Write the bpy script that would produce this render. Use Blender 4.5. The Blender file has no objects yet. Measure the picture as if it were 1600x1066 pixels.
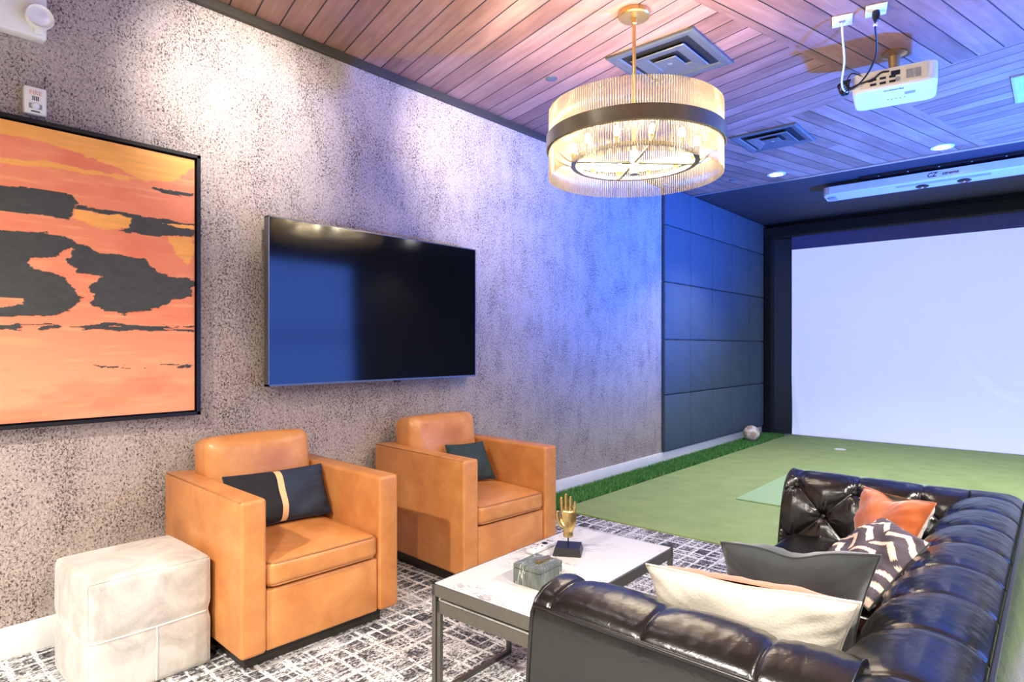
import bpy, bmesh, math, random
import numpy as np
from mathutils import Vector, Matrix
random.seed(7); rng = np.random.default_rng(11)
SC = bpy.context.scene
COL = SC.collection
PI = math.pi

# ------------------------------------------------------------------ camera
CAM_X = 3.037
YAW = math.atan(855/970.0)
cam = bpy.data.cameras.new('camera'); co = bpy.data.objects.new('camera', cam); COL.objects.link(co)
cam.sensor_width = 36.0; cam.lens = 970/1600*36.0; cam.shift_y = 8.5/1600; cam.clip_start = 0.02
co.location = (CAM_X, 0, 1.2); co.rotation_euler = (PI/2, 0, YAW)
SC.camera = co
# ------------------------------------------------------------------ world, view
SC.view_settings.view_transform = 'Standard'; SC.view_settings.look = 'None'
SC.view_settings.gamma = 1; SC.view_settings.use_curve_mapping = False
SC.view_settings.exposure = 0.9
w = bpy.data.worlds.new('world'); SC.world = w; w.use_nodes = True
w.node_tree.nodes['Background'].inputs[0].default_value = (.80, .86, 1, 1)
w.node_tree.nodes['Background'].inputs[1].default_value = 0.05
H = 2.85
RW, BW, FW = 5.25, 9.15, -2.6         # right wall x, back wall y, wall behind the camera y

def srgb(r, g, b):
    f = lambda c: (c/255/12.92) if c/255 <= .04045 else ((c/255+.055)/1.055)**2.4
    return (f(r), f(g), f(b), 1)

# ------------------------------------------------------------------ lights
def light(name, kind, loc, power, color=(1, 1, 1), aim=None, **kw):
    l = bpy.data.lights.new(name, kind); o = bpy.data.objects.new(name, l); COL.objects.link(o)
    o.location = loc; l.energy = power; l.color = color
    for k, v in kw.items(): setattr(l, k, v)
    if aim: o.rotation_euler = (Vector(aim)-Vector(loc)).to_track_quat('-Z', 'Y').to_euler()
    return o
WARM = (1, .84, .64); NEUT = (1, .93, .84)
BLUE = (.10, .24, 1)
# the blue glow that comes through the glazed opening in the right wall
light('window_glow', 'AREA', (RW-.12, 4.3, 1.45), 34, BLUE, aim=(0, 4.6, 1.7), shape='RECTANGLE', size=2.3, size_y=1.9)
# added unseen spot near the right wall, put in to tint the ceiling blue
UPL = (4.30, 5.60, .30)
light('uplight_lamp', 'SPOT', UPL, 2500, (.008, .13, 1), aim=(2.2, 5.3, 2.70), spot_size=1.75, spot_blend=1.0, shadow_soft_size=.14)

# ------------------------------------------------------------------ material helpers
class G:
    """small node-graph builder"""
    def __init__(s, name):
        s.m = bpy.data.materials.new(name); s.m.use_nodes = True
        s.t = s.m.node_tree; s.b = s.t.nodes['Principled BSDF']; s.out = s.t.nodes['Material Output']
    def n(s, typ, ins=None, **kw):
        d = s.t.nodes.new(typ)
        for k, v in kw.items(): setattr(d, k, v)
        if ins:
            for k, v in ins.items():
                if isinstance(v, bpy.types.NodeSocket): s.t.links.new(v, d.inputs[k])
                else: d.inputs[k].default_value = v
        return d
    def math(s, op, a, b=0.0, c=None):
        i = {0: a, 1: b}
        if c is not None: i[2] = c
        return s.n('ShaderNodeMath', i, operation=op).outputs[0]
    def obj(s): return s.n('ShaderNodeTexCoord').outputs['Object']
    def sep(s, v):
        d = s.n('ShaderNodeSeparateXYZ', {0: v}); return d.outputs[0], d.outputs[1], d.outputs[2]
    def comb(s, x, y, z): return s.n('ShaderNodeCombineXYZ', {0: x, 1: y, 2: z}).outputs[0]
    def noise(s, vec, scale, detail=3, rough=.5, dist=0):
        return s.n('ShaderNodeTexNoise', {'Vector': vec, 'Scale': scale, 'Detail': detail, 'Roughness': rough, 'Distortion': dist}).outputs[0]
    def white(s, v): return s.n('ShaderNodeTexWhiteNoise', {'Vector': v}).outputs[0]
    def ramp(s, f, stops, interp='LINEAR'):
        d = s.n('ShaderNodeValToRGB', {0: f}); e = d.color_ramp.elements; d.color_ramp.interpolation = interp
        while len(e) < len(stops): e.new(.5)
        for q, (p, c) in zip(e, stops): q.position = p; q.color = c
        return d.outputs[0]
    def mix(s, f, a, b, mode='MIX'):
        d = s.n('ShaderNodeMix', data_type='RGBA', blend_type=mode)
        for k, v in ((0, f), (6, a), (7, b)):
            if isinstance(v, bpy.types.NodeSocket): s.t.links.new(v, d.inputs[k])
            else: d.inputs[k].default_value = v
        return d.outputs[2]
    def sstep(s, x, lo, hi):
        return s.n('ShaderNodeMapRange', {0: x, 1: lo, 2: hi, 3: 0.0, 4: 1.0}, interpolation_type='SMOOTHSTEP').outputs[0]
    def set(s, **kw):
        for k, v in kw.items():
            i = s.b.inputs[k.replace('_', ' ')]
            if isinstance(v, bpy.types.NodeSocket): s.t.links.new(v, i)
            else: i.default_value = v
        return s
    def bump(s, h, strength=.3, dist=.01):
        d = s.n('ShaderNodeBump', {'Height': h, 'Strength': strength, 'Distance': dist})
        s.t.links.new(d.outputs[0], s.b.inputs['Normal']); return s

def plain(name, c, rough=.5, metal=0, var=.06, scale=14, bump=0, bs=60, **kw):
    g = G(name); v = g.obj(); n = g.noise(v, scale, 3)
    a = tuple(q*(1-var) for q in c[:3])+(1,); b = tuple(min(1, q*(1+var)) for q in c[:3])+(1,)
    g.set(Base_Color=g.ramp(n, [(.3, a), (.7, b)]), Roughness=rough, Metallic=metal, **kw)
    if bump: g.bump(g.noise(v, bs, 4, .6), bump, .004)
    return g.m

M = {}
# wallpaper: taupe ground with dark broken flecks and a faint vertical weave
g = G('speckled_wallpaper'); v = g.obj(); X, Y, Z = g.sep(v)
big = g.noise(v, 3.2, 3, .6); mid = g.noise(g.comb(X, g.math('MULTIPLY', Y, 9), g.math('MULTIPLY', Z, 3)), 1.2, 3, .6)
wp = g.comb(X, g.math('MULTIPLY', Y, 1.0), g.math('MULTIPLY', Z, .8))
fl = g.noise(wp, 135, 4, .7, .7)
dens = g.math('ADD', g.math('MULTIPLY', g.math('SUBTRACT', big, .5), .20), g.math('MULTIPLY', g.math('SUBTRACT', mid, .5), .16))
fl2 = g.math('ADD', fl, dens)
ground = g.ramp(g.noise(wp, 90, 4, .7), [(.3, srgb(150, 137, 129)), (.7, srgb(200, 187, 177))])
g.set(Base_Color=g.mix(g.sstep(fl2, .50, .62), ground, srgb(70, 57, 55)), Roughness=.72)
g.bump(fl, .25, .003); M['wallpaper'] = g.m
# ceiling planks: a basket of four fields, plank direction turned 90 degrees between neighbours
g = G('wood_plank_ceiling'); v = g.obj(); X, Y, Z = g.sep(v)
s_ = g.math('ADD', g.math('MULTIPLY', X, .971), g.math('MULTIPLY', Y, -.239))
t_ = g.math('ADD', g.math('MULTIPLY', X, .239), g.math('MULTIPLY', Y, .971))
qa = g.math('GREATER_THAN', s_, 1.012); qb = g.math('GREATER_THAN', t_, 4.905)
sel = g.math('ABSOLUTE', g.math('SUBTRACT', qa, qb))
def lerp(f, a, b): return g.math('ADD', a, g.math('MULTIPLY', f, g.math('SUBTRACT', b, a)))
across = g.math('ADD', lerp(sel, t_, s_), 0.055); along = lerp(sel, s_, t_)
pi_ = g.math('DIVIDE', across, .1245); idx = g.math('FLOOR', pi_); fr = g.math('SUBTRACT', pi_, idx)
edge = g.math('MINIMUM', fr, g.math('SUBTRACT', 1.0, fr))
groove = g.math('SUBTRACT', 1.0, g.sstep(edge, .018, .042))
pv = g.white(g.comb(idx, g.math('ADD', qa, g.math('MULTIPLY', qb, 3)), g.math('FLOOR', g.math('MULTIPLY', g.math('ADD', along, g.math('MULTIPLY', g.white(g.comb(idx, 7.0, 1.0)), 2.0)), .28))))
grain = g.noise(g.comb(g.math('MULTIPLY', along, 1.6), g.math('MULTIPLY', across, 20), idx), 1.6, 5, .62, .4)
blot = g.noise(g.comb(along, g.math('MULTIPLY', across, 3), idx), 2.4, 3, .6)
wood = g.ramp(g.math('ADD', g.math('MULTIPLY', grain, .42), g.math('ADD', g.math('MULTIPLY', pv, .22), g.math('MULTIPLY', blot, .42))),
              [(.30, srgb(112, 80, 68)), (.52, srgb(152, 113, 98)), (.74, srgb(180, 142, 126))])
fe = g.math('MINIMUM', g.math('ABSOLUTE', g.math('SUBTRACT', s_, 1.012)), g.math('ABSOLUTE', g.math('SUBTRACT', t_, 4.905)))
g.set(Base_Color=g.mix(groove, wood, srgb(34, 20, 20)), Roughness=.48)
g.bump(g.math('SUBTRACT', grain, g.math('MULTIPLY', groove, 4.0)), .25, .004); M['planks'] = g.m
# carpet: charcoal loop with broken white cross-hatch lines
g = G('crosshatch_carpet'); v = g.obj(); X, Y, Z = g.sep(v)
wob = g.math('MULTIPLY', g.math('SUBTRACT', g.noise(v, 9, 3, .6), .5), .030)
def lines(P, Q, pitch, wd, seed, keep):
    p = g.math('DIVIDE', g.math('ADD', P, wob), pitch); i = g.math('FLOOR', p); f = g.math('SUBTRACT', p, i)
    off = g.math('ADD', .2, g.math('MULTIPLY', g.white(g.comb(i, seed, 3.0)), .6))
    d = g.math('ABSOLUTE', g.math('SUBTRACT', f, off))
    ln = g.math('SUBTRACT', 1.0, g.sstep(d, wd/pitch*.7, wd/pitch*1.3))
    brk = g.noise(g.comb(g.math('MULTIPLY', Q, 4.0), i, seed), 1.0, 4, .7)
    return g.math('MULTIPLY', ln, g.sstep(brk, keep-.05, keep+.05))
L = [lines(X, Y, .105, .0078, 1.0, .42), lines(Y, X, .105, .0078, 2.0, .42), lines(X, Y, .047, .0045, 5.0, .51), lines(Y, X, .047, .0045, 6.0, .51)]
allL = L[0]
for q in L[1:]: allL = g.math('MAXIMUM', allL, q)
cell = g.white(g.comb(g.math('FLOOR', g.math('DIVIDE', X, .005)), g.math('FLOOR', g.math('DIVIDE', Y, .009)), 1.0))
patch = g.noise(g.comb(X, Y, 2.0), 6, 3, .6)
patch2 = g.white(g.comb(g.math('FLOOR', g.math('DIVIDE', g.math('ADD', X, wob), .13)), g.math('FLOOR', g.math('DIVIDE', g.math('ADD', Y, wob), .11)), 9.0))
sp = g.math('ADD', g.math('MULTIPLY', cell, .42), g.math('ADD', g.math('MULTIPLY', patch, .75), g.math('MULTIPLY', patch2, .22)))
ground = g.ramp(sp, [(.42, srgb(38, 38, 44)), (.66, srgb(84, 84, 88)), (.78, srgb(150, 150, 150)), (.86, srgb(205, 205, 202))])
fleck = g.noise(g.comb(g.math('MULTIPLY', X, 1.0), Y, 4.0), 95, 2, .6)
lineC = g.mix(g.sstep(fleck, .36, .46), srgb(90, 90, 92), srgb(226, 225, 220))
g.set(Base_Color=g.mix(allL, ground, lineC), Roughness=.95)
g.bump(g.math('ADD', cell, allL), .35, .004); M['carpet'] = g.m
# turf
g = G('putting_turf'); v = g.obj(); n = g.noise(v, 420, 2, .7); n2 = g.noise(v, 5, 3)
g.set(Base_Color=g.ramp(g.math('ADD', g.math('MULTIPLY', n, .7), g.math('MULTIPLY', n2, .3)), [(.3, srgb(118, 142, 80)), (.7, srgb(166, 186, 118))]), Roughness=.95)
g.bump(n, .5, .004); M['turf'] = g.m
g = G('hitting_mat_turf'); v = g.obj(); n = g.noise(v, 420, 2, .7)
g.set(Base_Color=g.ramp(n, [(.3, srgb(138, 170, 120)), (.7, srgb(172, 202, 152))]), Roughness=.95); g.bump(n, .5, .004); M['mat'] = g.m
g = G('long_grass'); gi = g.n('ShaderNodeNewGeometry').outputs['Random Per Island']
g.set(Base_Color=g.ramp(gi, [(.0, srgb(30, 92, 34)), (.6, srgb(64, 146, 58)), (1, srgb(150, 200, 112))]), Roughness=.6); M['grass'] = g.m
M['grass_base'] = plain('grass_backing', srgb(38, 84, 36), .95)
# leathers
g = G('tan_leather'); v = g.obj(); n = g.noise(v, 5, 4, .6, .3); f = g.noise(v, 160, 3, .6)
g.set(Base_Color=g.ramp(n, [(.28, srgb(182, 112, 58)), (.55, srgb(206, 138, 78)), (.78, srgb(222, 160, 100))]), Roughness=.34)
g.bump(g.math('ADD', f, g.math('MULTIPLY', g.noise(v, 14, 3, .6, 1), 1.5)), .10, .006); M['tan'] = g.m
M['tan_seam'] = plain('tan_leather_seam', srgb(170, 112, 62), .45)
g = G('black_leather'); v = g.obj(); n = g.noise(v, 7, 4, .6, .4); f = g.noise(v, 130, 4, .6); wr = g.noise(v, 26, 4, .62, 1.2)
g.set(Base_Color=g.ramp(n, [(.3, srgb(10, 10, 9)), (.75, srgb(24, 22, 20))]), Roughness=g.math('ADD', .14, g.math('MULTIPLY', n, .2)), Specular_IOR_Level=.7)
g.bump(g.math('ADD', g.math('MULTIPLY', f, .35), wr), .16, .006); M['black_leather'] = g.m
M['black_piping'] = plain('black_leather_piping', srgb(26, 24, 23), .3)
# metals, plastics
M['bronze_trim'] = plain('dark_bronze_trim', srgb(66, 62, 54), .45, .3)
M['white_paint'] = plain('white_paint', srgb(232, 232, 228), .45, var=.02)
M['black_paint'] = plain('black_ceiling_paint', srgb(46, 46, 56), .7)
M['charcoal_fabric'] = plain('black_baffle_fabric', srgb(22, 23, 25), .9, bump=.3, bs=18)
M['frame_black'] = plain('black_frame', srgb(18, 18, 20), .35)
M['plinth'] = plain('dark_plinth', srgb(44, 40, 34), .5)
M['gunmetal'] = plain('brushed_gunmetal', srgb(116, 114, 106), .42, .75, scale=40)
M['silver'] = plain('satin_silver', srgb(190, 190, 192), .3, .8)
M['tv_bezel'] = plain('dark_silver_bezel', srgb(120, 120, 122), .35, .8)
M['blue_vent'] = plain('pale_vent_paint', srgb(176, 180, 186), .4)
M['grey_vent'] = plain('grey_vent_paint', srgb(112, 116, 118), .38, .45)
M['dark_void'] = plain('duct_interior', srgb(16, 16, 18), .8)
M['white_plastic'] = plain('white_plastic', srgb(236, 236, 232), .35, var=.02)
M['beige_plastic'] = plain('beige_plastic', srgb(226, 216, 186), .45, var=.04)
M['black_plastic'] = plain('black_plastic', srgb(22, 22, 24), .4)
M['pale_grey'] = plain('pale_grey_plastic', srgb(196, 196, 198), .4)
M['grey_plastic'] = plain('grey_plastic', srgb(150, 150, 152), .4)
M['gold'] = plain('antique_gold', srgb(196, 168, 112), .28, .95, scale=30)
M['brass'] = plain('satin_brass', srgb(206, 172, 112), .3, .9)
M['champagne'] = plain('champagne_metal_band', srgb(150, 146, 128), .32, .85, scale=30)
M['ink'] = plain('black_ink', srgb(40, 40, 44), .6)
M['red_ink'] = plain('faded_red_ink', srgb(226, 176, 170), .6)
M['tv_screen'] = plain('glossy_black_screen', srgb(8, 9, 12), .09, Specular_IOR_Level=.7)
# woven fabrics
M['cream'] = plain('cream_linen', srgb(208, 201, 186), .92, var=.05, scale=7, bump=.35, bs=170)
M['rust'] = plain('rust_velvet', srgb(188, 92, 34), .75, var=.3, scale=11, bump=.35, bs=34, Sheen_Weight=.5)
M['charcoal_velvet'] = plain('charcoal_velvet', srgb(48, 54, 56), .85, var=.2, scale=6, bump=.2, bs=180, Sheen_Weight=.3)
M['teal_velvet'] = plain('dark_teal_fabric', srgb(42, 58, 62), .85, bump=.2, bs=180)
M['navy'] = plain('navy_fabric', srgb(34, 44, 62), .8, bump=.2, bs=200)
M['frame_fabric'] = plain('black_cotton', srgb(24, 25, 28), .85, bump=.2, bs=200)
M['gold_stripe'] = plain('gold_stripe_fabric', srgb(224, 184, 130), .6)
M['panel_fabric'] = plain('dark_slate_felt', srgb(70, 88, 102), .95, bump=.2, bs=220)
# hide ottoman
g = G('cream_cowhide'); v = g.obj(); n = g.noise(v, 7, 4, .6, .8); X, Y, Z = g.sep(v)
f = g.noise(g.comb(g.math('MULTIPLY', X, 3), g.math('MULTIPLY', Y, 3), Z), 90, 3, .6)
g.set(Base_Color=g.ramp(g.math('ADD', g.math('MULTIPLY', n, .8), g.math('MULTIPLY', f, .2)), [(.32, srgb(164, 157, 147)), (.55, srgb(198, 193, 184)), (.75, srgb(216, 213, 206))]), Roughness=.75, Sheen_Weight=.3)
g.bump(f, .3, .004); M['hide'] = g.m
M['hide_seam'] = plain('hide_seam', srgb(226, 220, 206), .8)
# marbles
g = G('white_marble'); v = g.obj(); n = g.noise(v, 5, 6, .65, 1.4); d_ = g.math('ABSOLUTE', g.math('SUBTRACT', n, .5))
pm = g.sstep(g.noise(v, 3.2, 2), .44, .60)
vein = g.math('MULTIPLY', g.math('SUBTRACT', 1.0, g.sstep(d_, .002, .03)), g.math('MULTIPLY', pm, .75))
g.set(Base_Color=g.mix(vein, srgb(204, 203, 199), srgb(104, 104, 106)), Roughness=.28); M['marble'] = g.m
g = G('green_marble'); v = g.obj(); X, Y, Z = g.sep(v)
n = g.noise(g.comb(g.math('MULTIPLY', X, 4), g.math('MULTIPLY', Y, 4), g.math('MULTIPLY', Z, .6)), 22, 4, .6, .3)
ve = g.math('ABSOLUTE', g.math('SUBTRACT', g.noise(g.comb(X, Y, g.math('MULTIPLY', Z, .3)), 11, 3, .5, .6), .5))
g.set(Base_Color=g.mix(g.math('SUBTRACT', 1.0, g.sstep(ve, .002, .007)), g.ramp(n, [(.3, srgb(66, 74, 68)), (.7, srgb(112, 120, 112))]), srgb(190, 190, 180)), Roughness=.35); M['green_marble'] = g.m
# glass rods of the chandelier
g = G('champagne_glass_rods'); v = g.obj()
tr = g.n('ShaderNodeBsdfTransparent', {0: (1, .95, .84, 1)}); gl = g.n('ShaderNodeBsdfGlossy', {0: (.95, .86, .68, 1), 'Roughness': .18})
tl = g.n('ShaderNodeBsdfTranslucent', {0: (.95, .84, .62, 1)}); df = g.n('ShaderNodeBsdfDiffuse', {0: g.ramp(g.noise(v, 30, 2), [(.3, (.26, .215, .145, 1)), (.7, (.34, .29, .19, 1))])})
a1 = g.n('ShaderNodeMixShader', {0: .85, 1: tl.outputs[0], 2: df.outputs[0]}); a2 = g.n('ShaderNodeMixShader', {0: .35, 1: a1.outputs[0], 2: gl.outputs[0]})
a3 = g.n('ShaderNodeMixShader', {0: .50, 1: tr.outputs[0], 2: a2.outputs[0]}); g.t.links.new(a3.outputs[0], g.out.inputs[0]); M['rod'] = g.m
def emit(name, c, s, base=(.9, .9, .9, 1)):
    q = G(name); q.set(Base_Color=q.ramp(q.noise(q.obj(), 8, 2), [(.4, base), (.6, base)]), Emission_Color=c, Emission_Strength=s); return q.m
M['bulb'] = emit('lit_bulb', (1, .9, .72, 1), 30)
M['downlight'] = emit('lit_downlight', (1, .97, .92, 1), 40)
M['blue_glass'] = emit('blue_lit_glazing', (.06, .15, .6, 1), .5, (.02, .03, .06, 1))
g = G('projected_screen'); v = g.obj()
g.set(Base_Color=g.ramp(g.noise(v, 3, 2), [(.4, (.72, .74, .80, 1)), (.6, (.75, .77, .83, 1))]), Roughness=.9, Emission_Color=(.46, .53, .92, 1), Emission_Strength=.42); M['screen_lit'] = g.m
M['screen_off'] = plain('unlit_screen_cloth', srgb(92, 96, 160), .9)  # unlit cloth; the blue light falling on it is put into the colour
g = G('frosted_lens'); g.set(Base_Color=g.ramp(g.noise(g.obj(), 20, 2), [(.4, srgb(226, 228, 240)), (.6, srgb(236, 238, 246))]), Roughness=.15); M['lens'] = g.m
def attr_mat(name, rough, bump):
    q = G(name); a = q.n('ShaderNodeAttribute', attribute_name='col'); q.set(Base_Color=a.outputs[0], Roughness=rough)
    q.bump(q.noise(q.obj(), 90, 4, .7), bump, .004); return q.m
M['painted_canvas'] = attr_mat('painted_canvas', .55, .35)
M['brush_print'] = attr_mat('brush_print_fabric', .85, .2)
M['ball_print'] = attr_mat('scuffed_ball_leather', .5, .2)

# ------------------------------------------------------------------ object helpers
def link(o, mat=None, parent=None, label=None):
    COL.objects.link(o)
    if mat is not None: o.data.materials.append(mat)
    if parent is not None: o.parent = parent
    if label: o['label'] = label
    return o
def mesh(name, V, Fc, mat, parent=None, smooth=False, label=None):
    me = bpy.data.meshes.new(name); me.from_pydata([tuple(map(float, q)) for q in V], [], [tuple(map(int, q)) for q in Fc]); me.update()
    if smooth: me.polygons.foreach_set('use_smooth', [True]*len(me.polygons))
    return link(bpy.data.objects.new(name, me), mat, parent, label)
def bmobj(name, bm, mat, parent=None, smooth=False, label=None):
    bmesh.ops.recalc_face_normals(bm, faces=bm.faces)
    me = bpy.data.meshes.new(name); bm.to_mesh(me); bm.free()
    if smooth: me.polygons.foreach_set('use_smooth', [True]*len(me.polygons))
    return link(bpy.data.objects.new(name, me), mat, parent, label)
def tag(o, label, cat, group=None):
    o['label'] = label; o['category'] = cat
    if group: o['group'] = group
    return o
def thing(name, label, cat, loc=(0, 0, 0), rz=0, group=None):
    o = bpy.data.objects.new(name, None); COL.objects.link(o); o.location = loc; o.rotation_euler = (0, 0, rz); o.empty_display_size = .1
    return tag(o, label, cat, group)
def struct(o): o['kind'] = 'structure'; return o
def box_bm(bm, a, b, bev=0, seg=2, mat=None):
    r = bmesh.ops.create_cube(bm, size=1); vs = r['verts']
    S = [b[i]-a[i] for i in range(3)]; C = [(a[i]+b[i])/2 for i in range(3)]
    for q in vs: q.co = Vector((q.co[i]*S[i]+C[i] for i in range(3)))
    if bev:
        es = list({e for q in vs for e in q.link_edges})
        bmesh.ops.bevel(bm, geom=es, offset=bev, segments=seg, profile=.5, affect='EDGES')
    if mat: bmesh.ops.transform(bm, matrix=mat, verts=vs)
def box(name, a, b, mat, parent=None, bev=0, seg=2, smooth=None, label=None):
    bm = bmesh.new(); box_bm(bm, a, b, bev, seg)
    return bmobj(name, bm, mat, parent, (bev > 0 and seg > 1) if smooth is None else smooth, label)
def tube_data(path, r, n=8, closed=False):
    P = [Vector(p) for p in path]; m = len(P); V = []; Fc = []; prev = None
    for i, p in enumerate(P):
        if closed: t = P[(i+1) % m]-P[i-1]
        else: t = P[min(i+1, m-1)]-P[max(i-1, 0)]
        t.normalize()
        if prev is None: u = t.orthogonal().normalized()
        else: u = (prev-t*prev.dot(t)).normalized()
        prev = u; q = t.cross(u); rr = r[i] if isinstance(r, (list, tuple)) else r
        for k in range(n):
            a = 2*PI*k/n; V.append(p+u*math.cos(a)*rr+q*math.sin(a)*rr)
    for i in range(m if closed else m-1):
        j = (i+1) % m
        for k in range(n): Fc.append((i*n+k, i*n+(k+1) % n, j*n+(k+1) % n, j*n+k))
    if not closed: Fc += [tuple(range(n))[::-1], tuple(range((m-1)*n, m*n))]
    return V, Fc
def tube(name, path, r, mat, parent=None, n=8, closed=False, label=None):
    V, Fc = tube_data(path, r, n, closed); return mesh(name, V, Fc, mat, parent, True, label)
def curve(pts, n=8):
    P = [Vector(p) for p in pts]; P = [P[0]*2-P[1]]+P+[P[-1]*2-P[-2]]; out = []
    for i in range(1, len(P)-2):
        for k in range(n):
            t = k/n; a, b, c, d = P[i-1:i+3]
            out.append(.5*((2*b)+(c-a)*t+(2*a-5*b+4*c-d)*t*t+(3*b-a-3*c+d)*t**3))
    return out+[P[-2]]
def lathe(name, prof, mat, parent=None, n=32, loc=(0, 0, 0), label=None, rot=None):
    V = []; Fc = []; m = len(prof)
    for k in range(n):
        a = 2*PI*k/n
        for r, z in prof: V.append(Vector((r*math.cos(a), r*math.sin(a), z)))
    for k in range(n):
        for i in range(m-1): Fc.append((k*m+i, ((k+1) % n)*m+i, ((k+1) % n)*m+i+1, k*m+i+1))
    ring_ = abs(prof[0][0]-prof[-1][0]) < 1e-6 and prof[0][0] > 1e-5
    if ring_: Fc += [(k*m+m-1, ((k+1) % n)*m+m-1, ((k+1) % n)*m, k*m) for k in range(n)] if prof[0] != prof[-1] else []
    if prof[0][0] > 1e-5 and not ring_: Fc.append(tuple(k*m for k in range(n))[::-1])
    if prof[-1][0] > 1e-5 and not ring_: Fc.append(tuple(k*m+m-1 for k in range(n)))
    if rot is not None: V = [rot @ q for q in V]
    V = [q+Vector(loc) for q in V]
    o = mesh(name, V, Fc, mat, parent, False, label)
    bm = bmesh.new(); bm.from_mesh(o.data); bmesh.ops.remove_doubles(bm, verts=bm.verts, dist=1e-6); bmesh.ops.recalc_face_normals(bm, faces=bm.faces)
    for f in bm.faces: f.smooth = len(f.verts) <= 4
    for e in bm.edges:
        if len(e.link_faces) == 2 and e.calc_face_angle(0) > .6: e.smooth = False
    bm.to_mesh(o.data); bm.free(); return o
def text(name, body, size, mat, parent, mtx, ext=.0008, shear=0):
    c = bpy.data.curves.new(name, 'FONT'); c.body = body; c.size = size; c.align_x = 'CENTER'; c.align_y = 'CENTER'; c.extrude = ext; c.shear = shear; c.offset = size*.018
    tmp = bpy.data.objects.new(name+'_tmp', c); COL.objects.link(tmp); bpy.context.view_layer.update()
    me = bpy.data.meshes.new_from_object(tmp.evaluated_get(bpy.context.evaluated_depsgraph_get()))
    COL.objects.unlink(tmp); bpy.data.objects.remove(tmp)
    me.transform(mtx); me.name = name; me.materials.clear()
    return link(bpy.data.objects.new(name, me), mat, parent)
def basis(o, x, y, z):
    return Matrix(((x[0], y[0], z[0], o[0]), (x[1], y[1], z[1], o[1]), (x[2], y[2], z[2], o[2]), (0, 0, 0, 1)))
def set_col(me, cols):
    a = me.color_attributes.new('col', 'FLOAT_COLOR', 'POINT')
    a.data.foreach_set('color', np.concatenate([cols, np.ones((len(cols), 1))], 1).astype(np.float32).ravel())
def vnoise(x, y, seed=0):
    """smooth value noise on numpy arrays"""
    R = np.random.default_rng(seed).random((64, 64)); xi = np.floor(x).astype(int); yi = np.floor(y).astype(int); fx = x-xi; fy = y-yi
    fx = fx*fx*(3-2*fx); fy = fy*fy*(3-2*fy); g_ = lambda a, b: R[a % 64, b % 64]
    return (g_(xi, yi)*(1-fx)+g_(xi+1, yi)*fx)*(1-fy)+(g_(xi, yi+1)*(1-fx)+g_(xi+1, yi+1)*fx)*fy
def fbm(x, y, seed=0, o=4):
    s = 0; a = .5
    for k in range(o): s = s+a*vnoise(x*2**k, y*2**k, seed+k); a *= .5
    return s
def inpoly(px, py, poly):
    r = np.zeros(px.shape, bool); n = len(poly)
    for i in range(n):
        x1, y1 = poly[i]; x2, y2 = poly[(i+1) % n]
        if y1 == y2: continue
        c = ((y1 > py) != (y2 > py)) & (px < (x2-x1)*(py-y1)/(y2-y1)+x1); r ^= c
    return r
def grid_faces(nu, nv, off=0, flip=False):
    F_ = []
    for i in range(nu-1):
        for j in range(nv-1):
            q = (off+i*nv+j, off+(i+1)*nv+j, off+(i+1)*nv+j+1, off+i*nv+j+1)
            F_.append(q[::-1] if flip else q)
    return F_

# ------------------------------------------------------------------ the room
struct(box('floor', (-.15, FW-.1, -.1), (RW+.1, BW+.1, 0), M['carpet']))
CE = 6.40
struct(box('ceiling', (-.15, FW-.1, H), (RW+.1, CE, H+.12), M['planks']))
struct(box('ceiling.001', (-.15, CE, H), (RW+.1, BW+.1, H+.12), M['black_paint']))
struct(box('wall_left', (-.15, FW-.1, 0), (0, BW+.1, H), M['wallpaper']))
M['grey_wall'] = plain('grey_wall_paint', srgb(150, 146, 142), .7)
struct(box('wall_front', (0, FW-.1, 0), (RW, FW, H), M['grey_wall']))
struct(box('wall_back', (0, BW, 0), (RW, BW+.1, H), M['black_paint']))
WY0, WY1, WZ0, WZ1 = 2.9, 5.6, .35, 2.45
bm = bmesh.new()
for a, b in (((RW, FW-.1, 0), (RW+.1, WY0, H)), ((RW, WY1, 0), (RW+.1, BW+.1, H)), ((RW, WY0, 0), (RW+.1, WY1, WZ0)), ((RW, WY0, WZ1), (RW+.1, WY1, H))): box_bm(bm, a, b)
struct(bmobj('wall_right', bm, plain('dark_grey_wall_paint', srgb(70, 70, 76), .7)))
win = struct(box('window_1', (RW+.05, WY0, WZ0), (RW+.07, WY1, WZ1), M['blue_glass']))
bm = bmesh.new()
for a, b in (((RW-.02, WY0, WZ0), (RW+.05, WY0+.05, WZ1)), ((RW-.02, WY1-.05, WZ0), (RW+.05, WY1, WZ1)), ((RW-.02, WY0, WZ0), (RW+.05, WY1, WZ0+.05)), ((RW-.02, WY0, WZ1-.05), (RW+.05, WY1, WZ1)), ((RW-.02, WY0, 1.2), (RW+.05, WY1, 1.5))): box_bm(bm, a, b)
bmobj('window_frame', bm, M['frame_black'], win)
struct(box('baseboard_left', (0, FW, 0), (.016, 8.55, .122), M['white_paint'], bev=.004))
struct(box('trim_1', (0, FW, H-.045), (.03, CE, H), M['bronze_trim'], bev=.003, seg=1))
struct(box('trim_2', (0, CE-.02, H-.012), (RW, CE+.02, H), M['silver'], bev=.002, seg=1))

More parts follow.
